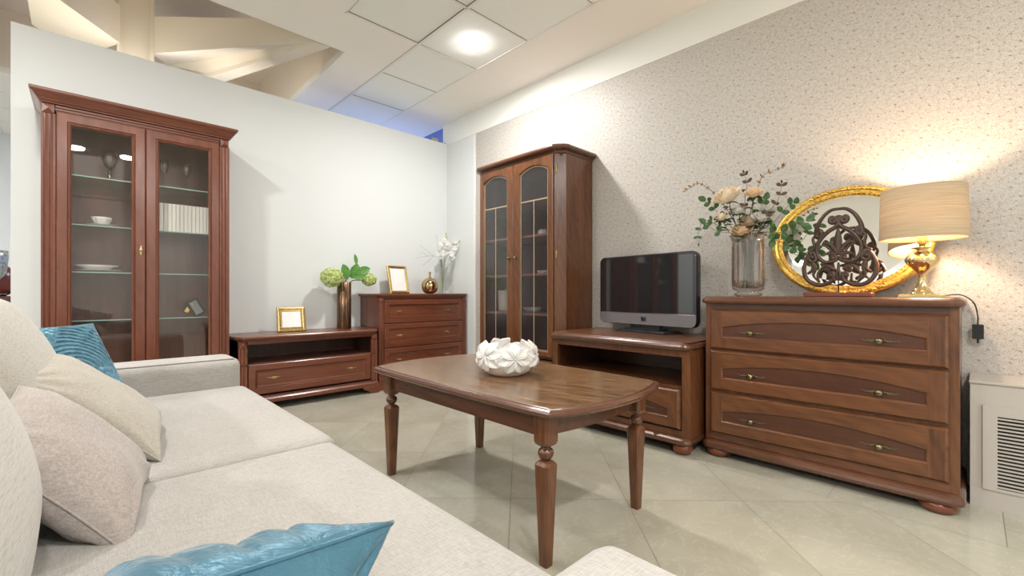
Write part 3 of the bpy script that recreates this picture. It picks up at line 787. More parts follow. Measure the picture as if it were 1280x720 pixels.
# ------------------------------------------------------------------ coffee table
def coffee_table():
    cx, cy = 1.475, 1.59
    t = thing('coffee_table', 'oak-topped coffee table with turned tapered legs in front of the sofa', 'table', (cx, cy, 0))
    hw, hl = .375, .625
    poly = []
    N = 14
    for i in range(N + 1):
        u = -1 + 2 * i / N; poly.append((hw * u, -hl - .075 * (1 - u * u)))
    for i in range(1, N):
        u = -1 + 2 * i / N; poly.append((hw + .015 * (1 - u * u), hl * u))
    for i in range(N + 1):
        u = 1 - 2 * i / N; poly.append((hw * u, hl + .075 * (1 - u * u)))
    for i in range(1, N):
        u = 1 - 2 * i / N; poly.append((-hw - .015 * (1 - u * u), hl * u))
    # round the four sharp corners a little by pulling the corner points in
    poly = [(x * (.985 if abs(abs(x) - hw) < 1e-6 and abs(abs(y) - hl) < 1e-6 else 1), y * (.992 if abs(abs(x) - hw) < 1e-6 and abs(abs(y) - hl) < 1e-6 else 1)) for x, y in poly]
    b = MB(); b.slab(poly, [(-.018, .538), (-.006, .541), (0, .549), (0, .556), (-.006, .564), (-.014, .567), (-.016, .5645), (-.019, .5645), (-.021, .569), (-.024, .570)]); tt = b.build('tabletop', wood('edge', 'Y'), t)
    b = MB(); b.slab(offset(poly, -.024), [(0, .5695), (-.0006, .5706)]); b.build('veneer', wood('oaktop', 'Y'), tt)
    ax, ay = .302, .545
    b = MB()
    b.box(-ax - .012, -ax + .008, -ay, ay, .452, .538); b.box(ax - .008, ax + .012, -ay, ay, .452, .538)
    for s in (-1, 1):
        pts = []
        for i in range(9):
            u = -1 + i / 4; pts.append((ax * u, s * (ay + .0 + .035 * (1 - u * u))))
        pts2 = [(x, y - s * .02) for x, y in pts]
        q = pts + pts2[::-1]
        b.loft([[(x, y, .455) for x, y in q], [(x, y, .538) for x, y in q]])
    b.build('apron', wood('edge', 'Y'), t)
    for sx in (-1, 1):
        for sy in (-1, 1):
            x, y = sx * ax, sy * ay
            b = MB()
            sq = lambda h, z, ch=.25: [(x + px * h, y + py * h, z) for px, py in ((-1 + ch, -1), (1 - ch, -1), (1, -1 + ch), (1, 1 - ch), (1 - ch, 1), (-1 + ch, 1), (-1, 1 - ch), (-1, -1 + ch))]
            b.loft([sq(.022, .423), sq(.030, .430), sq(.034, .440), sq(.034, .538)])
            b.loft([sq(.0185, .0), sq(.0315, .348), sq(.031, .356), sq(.022, .366), sq(.016, .370)])
            b.build('leg', wood('walnut', 'Z'), t)
            l = MB(); l.lathe([(.017, .366), (.013, .371), (.015, .374), (.023, .380), (.028, .390), (.0285, .398), (.026, .407), (.018, .414), (.014, .417), (.020, .421), (.021, .426)], (x, y, 0), 24)
            l.build('turned_ball', wood('edge', 'Z'), t)
coffee_table()
def flower_bowl():
    t = thing('flower_bowl', 'white porcelain bowl of pierced open flowers on the coffee table', 'bowl', (1.456, 1.545, .5708))
    M = simple('matt_porcelain', (.78, .765, .74), .42, Subsurface_Weight=.1)
    R = .142; zc = .085
    def sph(th, ph, rr=1.0):   # ph elevation
        k = cos(ph) ** .85 if cos(ph) > 0 else 0
        return Vector((R * rr * k * cos(th), R * rr * k * sin(th), zc + .105 * rr * sin(ph)))
    b = MB()
    pr = []
    for i in range(9):
        ph = -1.15 + i * .095; p = sph(0, ph); pr.append((p.x, p.z))
    pr = [(.0, .004), (pr[0][0], pr[0][1] - .0)] + pr[1:]
    z0 = pr[1][1]
    prof = [(r, max(0, z - z0)) for r, z in pr[1:]]
    inner = [(r - .007, z + .004) for r, z in prof[::-1]]
    b.lathe(prof + inner, n=48); base = b.build('base', M, t)
    def petal(b, th0, ph0, ang, L, Wd, lift=1.03, flip=0):
        nu, nv = 9, 9
        def fn(u, v):
            s = v * L; w = (u * 2 - 1) * Wd * max(.02, sin(pi * min(1, v * .97 + .02) ** 1.15)) ** .85 
            dx = s * cos(ang) - w * sin(ang); dy = s * sin(ang) + w * cos(ang)
            ph = ph0 + dy / .118
            th = th0 + dx / (R * max(.45, cos(ph)))
            crease = abs(u * 2 - 1) ** 1.3 * .085 * sin(pi * min(1, v + .1)) - .02 * (1 - abs(u * 2 - 1))
            return sph(th, ph, lift + crease - .03 + (.055 * v)) - Vector((0, 0, z0 * 0))
        top = [fn(i / (nu - 1), j / (nv - 1)) for j in range(nv) for i in range(nu)]
        bot = [p * 1.0 - (Vector((p.x, p.y, (p.z - zc))).normalized() * .005) for p in top]
        fs = [(j * nu + i, j * nu + i + 1, (j + 1) * nu + i + 1, (j + 1) * nu + i) for j in range(nv - 1) for i in range(nu - 1)]
        o = len(top)
        fb = [tuple(q + o for q in reversed(f)) for f in fs]
        edge = [i for i in range(nu)] + [j * nu + nu - 1 for j in range(1, nv)] + [(nv - 1) * nu + i for i in range(nu - 2, -1, -1)] + [j * nu for j in range(nv - 2, 0, -1)]
        fe = [(edge[k], edge[k - 1], edge[k - 1] + o, edge[k] + o) for k in range(len(edge))]
        b.add(top + bot, fs + fb + fe, True)
    nf = 6
    for k in range(nf):
        th = radians(-118) + 2 * pi * k / nf
        ph0 = .05 if k % 2 == 0 else .15
        b = MB()
        n = 7
        for q in range(n):
            a = 2 * pi * q / n + pi / 2 + (k * .45)
            petal(b, th, ph0, a, .088, .0265, .985 + .025 * (k % 2))
        b.ball(sph(th, ph0, .98), .005, 8, 6)
        b.build('flower', M, t)
flower_bowl()

# ------------------------------------------------------------------ television
def television():
    t = thing('television', 'flat-screen television with grey lower bezel on the low walnut cabinet', 'television', (3.0, 1.695, .668), RM + radians(-7))
    W = .425; z0 = .052; z1 = .577
    M_bz = simple('tv_grey_bezel', (.20, .19, .20), .38, .3)
    M_gl = simple('tv_gloss_black', (.02, .02, .024), .12, .2, Coat_Weight=.6)
    P = lambda i=0: rrect(-W + i, W - i, z0 + i, z1 - i, .045 - min(i, .03), 8)
    b = MB(); b.loft([ring_y(P(.02), .055), ring_y(P(.004), .045), ring_y(P(0), .03), ring_y(P(0), -.002), ring_y(P(.004), -.010), ring_y(P(.008), -.0115)]); b.build('housing', M_gl, t)
    b = MB(); b.loft([ring_y(rrect(-.398, .398, .150, .555, .008, 2), -.0112), ring_y(rrect(-.398, .398, .150, .555, .008, 2), -.0125)]); 
    tS = NT('tv_screen'); tS.bsdf(Base_Color=(.012, .012, .014), Roughness=.045, Specular_IOR_Level=.9, Coat_Weight=.8, Coat_Roughness=.02)
    b.build('screen', tS.m, t)
    b = MB(); q = [p for p in rrect(-W + .004, W - .004, z0 + .004, .5, .041, 8) if p[1] < .13]; 
    q = sorted([p for p in q if p[0] < 0], key=lambda p: -p[1]) + sorted([p for p in q if p[0] >= 0], key=lambda p: p[1]) + [(W - .004, .138), (-W + .004, .138)]
    b.loft([ring_y(q, -.011), ring_y(q, -.0145)]); b.build('lower_bezel', M_bz, t)
    b = MB(); b.box(-.415, .415, -.0155, -.011, .1385, .1435, .001); b.build('chrome_strip', simple('chrome', (.7, .7, .72), .12, 1), t)
    # maker's mark: two joined block letters
    b = MB(); y = (-.0165, -.0145)
    c = .006
    b.box(c - .024, c - .010, *y, .088, .116); b.box(c - .024, c + .004, *y, .081, .086); b.box(c - .010, c - .002, *y, .086, .108); b.box(c + .000, c + .006, *y, .081, .100); b.box(c + .006, c + .012, *y, .094, .104); b.box(c + .012, c + .019, *y, .081, .116); b.box(c - .002, c + .003, *y, .100, .112)
    b.build('logo', M_black, t)
    b = MB(); b.box(-.13, .13, .0, .035, .02, .09, .006); b.build('neck', M_black, t)
    pts = [(-.215, -.075), (.215, -.075), (.26, .085), (-.26, .085)]
    b = MB(); b.slab(pts, [(0, 0), (0, .010), (-.012, .016), (-.03, .019)]); 
    b.box(-.15, .15, -.045, .07, .018, .028, .004); b.build('stand', simple('stand_gloss', (.05, .055, .065), .12, .6), t)
television()

# ------------------------------------------------------------------ mirror
def mirror():
    t = thing('oval_mirror', 'oval mirror in an ornate gilded frame leaning on the wallpaper', 'mirror', (3.075, .50, .9395))
    t.rotation_euler = (0, radians(6.5), RM)
    # local: x across, z up, y back. rotation order handled by a matrix
    a, bb = .375, .318
    N = 96
    def ell(k, y, ka=0.0, wob=0.0):
        out = []
        for i in range(N):
            th = 2 * pi * i / N
            w = wob * abs(sin(th * 18))
            out.append(((a - k + w) * cos(th), y, bb + (bb - k + w) * sin(th)))
        return out
    prof = [(0, .02), (0, 0), (.006, -.012), (.016, -.018), (.026, -.016), (.034, -.008), (.040, -.012), (.046, -.014), (.050, -.010), (.056, -.004), (.062, -.004)]
    b = MB(); b.loft([ell(k, y) for k, y in prof] , True, False, smooth=True); fr = b.build('frame', M_gold, t)
    b = MB()
    for i in range(88):
        th = 2 * pi * i / 88; b.ball(((a - .053) * cos(th), -.010, bb + (bb - .053) * sin(th)), .0052, 6, 4)
    b.build('bead_moulding', M_gold, fr)
    # carved leaves at top and bottom
    for s in (1, -1):
        b = MB()
        for i in range(-9, 10):
            th = s * pi / 2 + i * .055; k = .020
            c = Vector(((a - k) * cos(th), -.016, bb + (bb - k) * sin(th)))
            d = Vector((-sin(th) * (1 if i * s < 0 else -1), 0, cos(th) * (1 if i * s < 0 else -1)))
            b.ball(c, .013, 8, 6, (1.0, .55, .8)); b.ball(c + d * .008 + Vector((0, -.003, .008 * (i % 2))), .007, 7, 5)
        b.build('carving', M_gold, fr)
    b = MB(); b.loft([ell(.060, -.002), ell(.060, -.004), ell(.085, -.007)], True, True)
    b.build('glass', simple('mirror_silver', (.90, .90, .91), .01, 1), t)
    return t
mr = mirror()
# lean: build matrix explicitly (yaw to the wall, then tip the top back)
mr.rotation_mode = 'XYZ'
Mx = Matrix.Rotation(RM, 4, 'Z') @ Matrix.Rotation(radians(-7), 4, 'X')
mr.rotation_euler = Mx.to_euler('XYZ')

# ------------------------------------------------------------------ sculpture of scrolls
def catmull(P, n=8):
    P = [Vector(p) for p in P]; out = []
    Q = [P[0] * 2 - P[1]] + P + [P[-1] * 2 - P[-2]]
    for i in range(1, len(Q) - 2):
        for k in range(n):
            t = k / n; a, b, c, d = Q[i - 1], Q[i], Q[i + 1], Q[i + 2]
            out.append(.5 * ((2 * b) + (c - a) * t + (2 * a - 5 * b + 4 * c - d) * t * t + (3 * b - a - 3 * c + d) * t ** 3))
    out.append(P[-1]); return out
def sculpture():
    t = thing('scroll_sculpture', 'dark carved wooden scrollwork panel on a rod and reddish base', 'sculpture', (2.90, .497, .9395), RM)
    Mw = simple('carved_wood', (.055, .026, .015), .38, 0, Coat_Weight=.15)
    sx = .32 / 375; sz = .415 / 360
    def L(p): return ((p[0] - 350) * sx, 0.0, (545 - p[1]) * sz + .062)
    paths = []
    def spiral(cx, cz, r0, r1, a0, turns, n=14):
        return [(cx + (r0 + (r1 - r0) * i / n) * cos(a0 + turns * 2 * pi * i / n), cz + (r0 + (r1 - r0) * i / n) * sin(a0 + turns * 2 * pi * i / n)) for i in range(n + 1)]
    half = [
        ([(350, 192), (310, 196), (270, 222), (242, 262), (232, 300), (240, 318)] + spiral(246, 298, 16, 5, .9, -1.0), 11),           # top arch
        ([(352, 275), (345, 258), (330, 268), (345, 250), (352, 230)][:0] + spiral(318, 238, 6, 20, .2, -1.0) + [(345, 228), (352, 250), (335, 275), (300, 292), (262, 322), (238, 356), (236, 390), (252, 420), (282, 438), (312, 436)] + spiral(322, 420, 18, 6, .5, -.9), 10),
        ([(232, 300), (215, 325), (222, 352), (214, 376), (186, 388), (205, 392)], 7),
        (spiral(210, 412, 7, 24, .3, -1.0) + [(214, 386), (184, 412), (166, 455), (172, 500), (200, 530), (245, 545), (290, 538), (330, 518)] + spiral(312, 500, 18, 6, .9, -.9), 10),
        ([(186, 490), (214, 470), (216, 435), (226, 470), (218, 500), (250, 530)], 9),
        ([(252, 532), (240, 500), (256, 472), (290, 452), (325, 470)] + spiral(300, 470, 14, 5, -.2, -1.0, 8), 7),
        ([(350, 440), (350, 470), (340, 500), (346, 520), (330, 518)], 7),
        ([(348, 400), (330, 372), (300, 352), (270, 352), (298, 368), (318, 392), (345, 405)], 7),
    ]
    b = MB()
    for pts, w in half:
        for s in (1, -1):
            q = [L((350 + s * (p[0] - 350), p[1])) for p in pts]
            c = catmull(q, 4)
            n = len(c); rr = []
            for i in range(n):
                u = i / (n - 1); k = w * (.55 + .45 * sin(pi * min(1, u * 1.15 + .05)) )
                rr.append((.011 * (.7 + .3 * sin(pi * u)), k * sx * 1.35))
            b.tube([tuple(p) for p in c], rr, 8, flat=(0, 1, 0))
    # volute eyes
    for (cx, cz, r) in ((318, 238, 13), (246, 298, 10), (322, 420, 13), (210, 412, 13), (312, 500, 12), (300, 470, 8)):
        for s in (1, -1):
            p = L((350 + s * (cx - 350), cz)); b.ball(p, r * .0010, 12, 8, (1, .9, 1.1))
    # central palmette
    for (ang, Ln, wd) in ((0, 130, 20), (.55, 95, 15), (-.55, 95, 15), (1.15, 80, 12), (-1.15, 80, 12)):
        base = (348, 405)
        pts = []
        for i in range(9):
            u = i / 8; bend = ang * (1 + .35 * u)
            pts.append(L((base[0] + Ln * u * sin(bend), base[1] - Ln * u * cos(bend))))
        b.tube(pts, [(.008, wd * sx * (.25 + sin(pi * min(1, u / 8 * .95 + .08))) * .85) for u in range(9)], 8, flat=(0, 1, 0))
    b.build('carving', Mw, t)
    b = MB(); b.tube([(0, .0, .012), (0, .0, .10), (0, .0, .17)], .0032, 8); b.build('rod', M_black, t)
    b = MB(); b.slab(rrect(-.155, .15, -.04, .04, .012, 4), [(-.003, 0), (0, .004), (0, .018), (-.004, .023)]); b.build('base', simple('reddish_base', (.16, .045, .03), .3), t)
sculpture()

# ------------------------------------------------------------------ lamp
def lamp():
    t = thing('table_lamp', 'lit table lamp with beige drum shade and gold urn base', 'lamp', (2.93, .170, .9395))
    Mg = simple('lamp_gold', (.80, .62, .33), .10, 1)
    b = MB(); b.slab(rrect(-.075, .075, -.085, .085, .006, 3), [(0, 0), (0, .010), (-.003, .013)]); b.build('base_plate', simple('gold_plate', (.55, .45, .25), .25, 1), t)
    b = MB(); b.lathe([(.046, .012), (.044, .018), (.034, .03), (.024, .05), (.017, .075), (.0155, .095), (.019, .115), (.034, .135), (.055, .155), (.064, .172), (.065, .182), (.058, .195), (.040, .208), (.026, .218), (.020, .226), (.024, .232), (.044, .238), (.044, .241), (.015, .244), (.012, .26), (.012, .285)], n=40); b.build('body', Mg, t)
    b = MB(); b.lathe([(.017, .255), (.018, .262), (.018, .30), (.014, .305)], n=20); b.build('socket', M_brass, t)
    e = NT('bulb_glow'); em = e.n('ShaderNodeEmission', {'Color': (1, .74, .50), 'Strength': 60.0}); e.done(em)
    b = MB(); b.lathe([(.012, .305), (.015, .315), (.027, .335), (.030, .350), (.024, .368), (.008, .378)], n=20); b.build('bulb', e.m, t)
    s = NT('lamp_shade_linen')
    v = s.coords((6, 6, 260)); nz = s.noise(v, 1.0, 3, .7); c = s.ramp(nz, [(.3, (.43, .33, .21)), (.7, (.60, .49, .34))])
    df = s.n('ShaderNodeBsdfDiffuse', {'Color': c}); tl = s.n('ShaderNodeBsdfTranslucent', {'Color': (.60, .42, .22)}); s.done(s.n('ShaderNodeMixShader', {0: .11, 1: df.outputs[0], 2: tl.outputs[0]}))
    # open drum, hung a little askew
    z0, z1 = .280, .525; R0, R1 = .163, .157
    b = MB(); b.lathe([(R0, z0), (R1, z1), (R1 - .003, z1), (R0 - .003, z0), (R0, z0)], n=64, cap0=False, cap1=False); sh = b.build('shade', s.m, t)
    b = MB()
    for k in range(3):
        a = 2 * pi * k / 3 + .4; b.tube([(.014 * cos(a), .014 * sin(a), .30), (.156 * cos(a), .156 * sin(a), .30 + .0)], .0018, 6)
    b.build('shade_fitter', M_brass, t)
    b = MB(); b.tube(catmull([(.03, -.08, .006), (.10, -.105, .012), (.16, -.14, .006), (.20, -.175, -.03), (.215, -.187, -.09), (.218, -.188, -.134)], 6), .0028, 8)
    b.build('power_cord', M_black, t)
    b = MB(); b.box(.205, .231, -.208, -.168, -.205, -.134, .003); b.tube([(.218, -.188, -.205), (.218, -.188, -.226)], .004, 8); b.build('plug', M_black, t)
    l = bpy.data.lights.new('bulb', 'POINT'); l.energy = 17; l.color = (1, .70, .47); l.shadow_soft_size = .03
    lo = bpy.data.objects.new('bulb_lamp', l); COL.objects.link(lo); lo.location = (2.93, .170, .9395 + .415)
lamp()

# ------------------------------------------------------------------ foliage kit
def leaf(b, p, d, L, W, up=(0, 0, 1), curl=.25):
    p = Vector(p); d = Vector(d).normalized(); s = d.cross(Vector(up))
    if s.length < 1e-3: s = d.orthogonal()
    s.normalize(); n = s.cross(d)
    vs = []; N = 6
    for i in range(N + 1):
        u = i / N; w = W * sin(pi * min(1, u * .9 + .07)) ** .8 * (1 if u < 1 else 0) ; w = max(w, .0004)
        c = p + d * L * u - n * (curl * L * u * u)
        vs += [c - s * w + n * w * .35, c, c + s * w + n * w * .35]
    fs = []
    for i in range(N):
        a = i * 3; fs += [(a, a + 1, a + 4, a + 3), (a + 1, a + 2, a + 5, a + 4)]
    b.add(vs, fs, True)
def rose(b, c, r, up):
    c = Vector(c); up = Vector(up).normalized(); e1 = up.orthogonal().normalized(); e2 = up.cross(e1)
    for lay, (n, rr, h, open_) in enumerate(((3, .30, .95, .05), (4, .50, .95, .12), (5, .74, .85, .30), (5, .98, .66, .62))):
        for k in range(n):
            a = 2 * pi * (k + .37 * lay) / n + lay; wd = 2 * pi / n * .78
            def fn(u, v):
                aa = a + (u - .5) * wd * 1.5
                prof = rr * r * (.35 + .65 * sin(min(1, v * 1.1) * pi / 2)) + open_ * r * max(0, v - .55) * .9
                edge = 1 - .25 * abs(2 * u - 1) ** 2.5
                hh = r * h * 1.25 * v * edge - r * .55 - open_ * r * .5 * max(0, v - .7)
                rad = e1 * cos(aa) + e2 * sin(aa)
                return c + rad * prof * (1 - .05 * sin(5 * aa)) + up * hh
            b.grid(6, 6, fn)
    b.ball(c - up * r * .35, r * .33, 10, 6)
M_g1 = leafmat('rose_leaf', (.035, .085, .03), (.10, .20, .07)); M_g2 = leafmat('hydrangea_leaf', (.06, .19, .03), (.16, .38, .08))
M_stem = simple('green_stem', (.12, .13, .05), .6); M_twig = simple('brown_twig', (.15, .09, .05), .7)

def roses_bouquet():
    vx, vy, vz = 2.90, .946, .9395
    t = thing('glass_vase', 'smoky glass cylinder vase of roses on the walnut dresser', 'vase', (vx, vy, vz))
    g = thin_glass('smoke_glass', (.80, .77, .75), 1.6, .01, boost=2.2)
    b = MB(); b.lathe([(.060, 0), (.074, .006), (.078, .014), (.060, .022), (.062, .030), (.084, .040), (.091, .060), (.0925, .10), (.0925, .33), (.098, .352), (.109, .366), (.108, .370), (.094, .356), (.0875, .33), (.0875, .10), (.085, .065), (.05, .048)], n=56); b.build('body', g, t)
    b = MB(); b.lathe([(.0915, .355), (.098, .352), (.1095, .366), (.1075, .371), (.096, .362)], n=48, cap0=False, cap1=False); 
    cream = leafmat('rose_petal', (.80, .66, .47), (.88, .80, .66)); cream2 = leafmat('rose_petal_peach', (.82, .60, .38), (.88, .72, .52))
    white = leafmat('white_petal', (.82, .78, .72), (.88, .86, .82))
    R = [(1.030, 1.545, .062, 'largest open cream rose, highest at the left of the bouquet', cream), (.975, 1.455, .036, 'cream rosebud left of the bouquet centre', white), (.918, 1.392, .048, 'cream rose at the middle of the bouquet', cream),
         (.880, 1.540, .036, 'peach rose standing highest right of the centre', cream2), (.955, 1.335, .046, 'peach-yellow rose just over the vase rim', cream2), (.815, 1.450, .034, 'pale pink rose at the right of the bouquet', white),
         (1.062, 1.425, .034, 'half-hidden pale yellow rose low at the left', cream), (.845, 1.40, .040, 'faded white rose low at the right of the bouquet', white)]
    for i, (y, z, r, lab, mt) in enumerate(R):
        x = 2.795 + .03 * (i % 3); r *= 1.18
        s = thing('rose', lab, 'rose', (vx, vy, vz + .05), 0, 'roses in the smoky glass vase')
        top = Vector((x - vx, y - vy, z - vz - .05))
        d = Vector((-.5, (y - vy) * 2.2, .75))
        b = MB(); rose(b, top, r, d); b.build('bloom', mt, s)
        b = MB(); st = catmull([(random.uniform(-.03, .03), random.uniform(-.03, .03), 0), (top.x * .2, top.y * .25, .26), (top.x * .75, top.y * .75, top.z * .8), tuple(top - d.normalized() * r * .4)], 5)
        b.tube([tuple(p) for p in st], .0028, 6); b.build('stem', M_stem, s)
        b = MB()
        for k in range(6):
            a = random.uniform(0, 2 * pi); leaf(b, top - d.normalized() * r * .6, (cos(a), sin(a), -.1), .055, .018)
        for k in range(4):
            a = random.uniform(0, 2 * pi); p = st[-4 - k % 4]; leaf(b, p, (cos(a) * .6 - .3, sin(a), .2), .05, .017)
        b.build('leaves', M_g1, s)
    # leafy branches: list of path points (y,z) in the plane of the bouquet
    BR = [([(.97, 1.32), (1.06, 1.50), (1.14, 1.60), (1.205, 1.655), (1.26, 1.66), (1.30, 1.63)], 'arching twig of tiny buds reaching to the upper left', 'bud'),
          ([(.98, 1.32), (1.08, 1.44), (1.12, 1.50), (1.16, 1.535)], 'short branch of round green leaves at the upper left of the bouquet', 'leaf'),
          ([(1.0, 1.32), (1.10, 1.38), (1.18, 1.42), (1.215, 1.36), (1.225, 1.28)], 'drooping twig with small dark leaves at the left of the bouquet', 'small'),
          ([(.98, 1.31), (1.09, 1.34), (1.17, 1.40)], 'low branch of dark green leaves at the left over the vase rim', 'leaf'),
          ([(.93, 1.32), (.90, 1.48), (.875, 1.58), (.84, 1.64), (.76, 1.67), (.735, 1.675)], 'bare orange-tinted twig reaching highest to the right', 'bud'),
          ([(.93, 1.32), (.93, 1.50), (.925, 1.60), (.935, 1.665)], 'upright twig with small brown leaves at the bouquet top', 'small'),
          ([(.90, 1.32), (.86, 1.44), (.84, 1.50)], 'short branch of dark leaves behind the peach rose', 'leaf'),
          ([(.88, 1.31), (.80, 1.42), (.755, 1.50), (.74, 1.57)], 'upright branch with small leaves in front of the mirror frame', 'small'),
          ([(.88, 1.31), (.79, 1.36), (.73, 1.44), (.69, 1.46)], 'branch of green leaves crossing the upper mirror frame', 'leaf'),
          ([(.87, 1.31), (.78, 1.30), (.72, 1.30), (.66, 1.32), (.625, 1.35)], 'branch of broad dark leaves hanging over the mirror glass', 'big'),
          ([(.86, 1.305), (.78, 1.26), (.71, 1.23), (.67, 1.21)], 'lowest branch of broad leaves over the mirror frame', 'big')]
    for i, (pts, lab, kind) in enumerate(BR):
        s = thing('leafy_branch', lab, 'branch', (vx, vy, vz + .05), 0, 'branches in the smoky glass vase')
        P = [Vector((random.uniform(-.03, .03), random.uniform(-.03, .03), 0)), Vector((-.01, (pts[0][0] - vy) * .5, .27))] + [Vector((-.05 - .02 * (k % 2) - .03 * (i % 2), y - vy, z - vz - .05)) for k, (y, z) in enumerate(pts)]
        c = catmull(P, 6); b = MB(); b.tube([tuple(p) for p in c], [.003 - .002 * k / len(c) for k in range(len(c))], 6); b.build('twig', M_twig if kind in ('bud', 'small') else M_stem, s)
        b = MB(); st = 17
        k = st
        while k < len(c):
            p = c[k]; tdir = (c[min(k + 1, len(c) - 1)] - c[k - 1]).normalized()
            for sg in (1, -1):
                sd = tdir.cross(Vector((1, 0, 0))).normalized() * sg
                dd = tdir * .5 + sd + Vector((random.uniform(-.5, .1), 0, 0))
                if kind == 'bud': leaf(b, p, dd, random.uniform(.010, .022), .005, (1, 0, 0))
                elif kind == 'small': leaf(b, p, dd, random.uniform(.022, .040), .010, (1, 0, 0))
                elif kind == 'leaf': leaf(b, p, dd, random.uniform(.036, .048), .0145, (1, .1, .2))
                else: leaf(b, p, dd, random.uniform(.048, .060), .019, (1, .1, .2))
            k += {'bud': 3, 'small': 4, 'leaf': 5, 'big': 5}[kind]
        leaf(b, c[-1], c[-1] - c[-2], .05 if kind in ('leaf', 'big') else .02, .018 if kind in ('leaf', 'big') else .006, (1, 0, 0))
        b.build('leaves', simple('bud_orange', (.30, .17, .06), .6) if kind == 'bud' else (simple('dark_leaf', (.09, .055, .03), .5) if kind == 'small' and i % 2 == 1 else M_g1), s)
roses_bouquet()

def hydrangeas():
    vx, vy, vz = 1.846, 4.30, .6102
    t = thing('fluted_vase', 'tall dark bronze fluted cylinder vase on the low bench cabinet', 'vase', (vx, vy, vz))
    mt = NT('streaked_bronze'); nz = mt.noise(mt.coords((60, 60, 3)), 1.0, 3, .6); c = mt.ramp(nz, [(.35, (.05, .028, .018)), (.55, (.20, .12, .07)), (.72, (.45, .32, .20))])
    mt.bsdf(Base_Color=c, Roughness=.25, Metallic=.8)
    b = MB(); fl = lambda a: 1 + .045 * abs(sin(a * 9))
    b.lathe([(.062, 0), (.064, .004), (.064, .452), (.060, .455), (.058, .448), (.058, .30)], n=144, flute=fl, cap1=True); b.build('body', mt.m, t)
    def stem_thing(label, head, r, lean):
        s = thing('hydrangea', label, 'flower', (vx, vy, vz + .30), 0, 'hydrangeas in the bronze vase')
        H = Vector(head)
        b = MB(); b.tube([tuple(p) for p in catmull([(0, 0, 0), (H.x * .25, H.y * .25, .16), (H.x * .8, H.y * .8, max(.17, H.z * .95)), tuple(H)], 5)], .004, 6); b.build('stem', M_twig, s)
        b = MB(); rnd = random.Random(3 + int(r * 1000))
        for k in range(420):
            z = rnd.uniform(-1, 1); a = rnd.uniform(0, 2 * pi); q = sqrt(1 - z * z); n = Vector((q * cos(a), q * sin(a), z))
            c = H + Vector((n.x * r, n.y * r, n.z * r * .88)) * rnd.uniform(.84, 1.10); e1 = n.orthogonal().normalized(); e2 = n.cross(e1); ph = rnd.uniform(0, pi)
            for j in range(4):
                aa = ph + j * pi / 2; d = (e1 * cos(aa) + e2 * sin(aa)); sd = n.cross(d); L = .0125 + .004 * rnd.random(); n = (n + Vector((rnd.uniform(-.6, .6), rnd.uniform(-.6, .6), rnd.uniform(-.6, .6)))).normalized()
                b.add([c, c + d * L * .6 + sd * L * .5 + n * .003, c + d * L * 1.1 - n * .001, c + d * L * .6 - sd * L * .5 + n * .003], [(0, 1, 2, 3)])
        b.ball(H, r * .70, 14, 10); b.build('flower_head', leafmat('lime_floret', (.52, .64, .20), (.80, .87, .45)), s)
        return s
    stem_thing('lime green hydrangea head, the larger one hanging left of the vase', (-.140, -.05, .195), .098, 0)
    stem_thing('smaller lime green hydrangea head right of the bronze vase', (.240, -.04, .185), .068, 0)
    s = thing('leaf_spray', 'spray of broad green leaves standing up from the bronze vase', 'leaves', (vx, vy, vz + .30))
    b = MB(); b.tube([(0, 0, 0), (.01, -.01, .16), (.06, -.02, .24), (.10, -.02, .33)], .005, 6); b.build('stem', M_twig, s)
    for (p, d, L, W) in (((.0, -.05, .185), (-.2, -.1, 1), .15, .046), ((.06, -.03, .195), (.42, -.1, .9), .16, .052), ((.10, -.06, .245), (.95, -.15, .38), .15, .042), ((.115, -.02, .33), (-.12, -.05, 1), .11, .020), ((.06, -.07, .20), (.9, -.4, .12), .12, .032), ((-.04, .0, .18), (-.7, .1, .6), .08, .035)):
        b = MB(); leaf(b, p, d, L, W, (0, -1, .2), .12); b.build('leaf', M_g2, s)
hydrangeas()

def gold_frame(name, label, x, y, z, w, h, tilt, yaw, bar, inner_mat=True):
    t = thing(name, label, 'photo frame', (x, y, z)); t.rotation_euler = (Matrix.Rotation(yaw, 4, 'Z') @ Matrix.Rotation(tilt, 4, 'X')).to_euler('XYZ')
    n = 2; R = lambda i, yy: ring_y(prect(-w / 2 + i, w / 2 - i, i, h - i, n), yy)
    b = MB(); b.loft([R(0, .010), R(0, -.004), R(.004, -.010), R(bar * .45, -.013), R(bar * .7, -.006), R(bar * .85, -.008), R(bar, -.003), R(bar, .002)], True, False); b.build('frame', M_agold, t)
    b = MB(); b.box(-w / 2 + bar - .001, w / 2 - bar + .001, -.001, .001, bar - .001, h - bar + .001); b.build('blank_card', M_paper, t)
    b = MB(); b.box(-.02, .02, .012, .015, 0, h * .7); b.xf(Matrix.Translation((0, .0, .0)) @ Matrix.Translation((0, .012, h * .75)) @ Matrix.Rotation(radians(24), 4, 'X') @ Matrix.Translation((0, -.012, -h * .75))); b.build('strut', M_black, t)
    return t
def agold():
    t = NT('antique_gold'); n = t.noise(t.coords((1, 1, 1)), 90, 4, .7); c = t.ramp(n, [(.3, (.20, .12, .04)), (.6, (.62, .45, .18)), (.8, (.85, .68, .35))])
    t.bsdf(Base_Color=c, Roughness=.3, Metallic=.85, Normal=t.bump(n, .4, .002)); return t.m
M_agold = agold()
gold_frame('photo_frame', 'squarish gold photo frame with blank card on the low bench cabinet', 1.345, 4.24, .612, .235, .225, radians(-14), radians(-6), .040)
gold_frame('photo_frame', 'upright gold photo frame with blank card on the corner chest', 2.44, 4.26, .953, .255, .305, radians(-12), radians(10), .030)
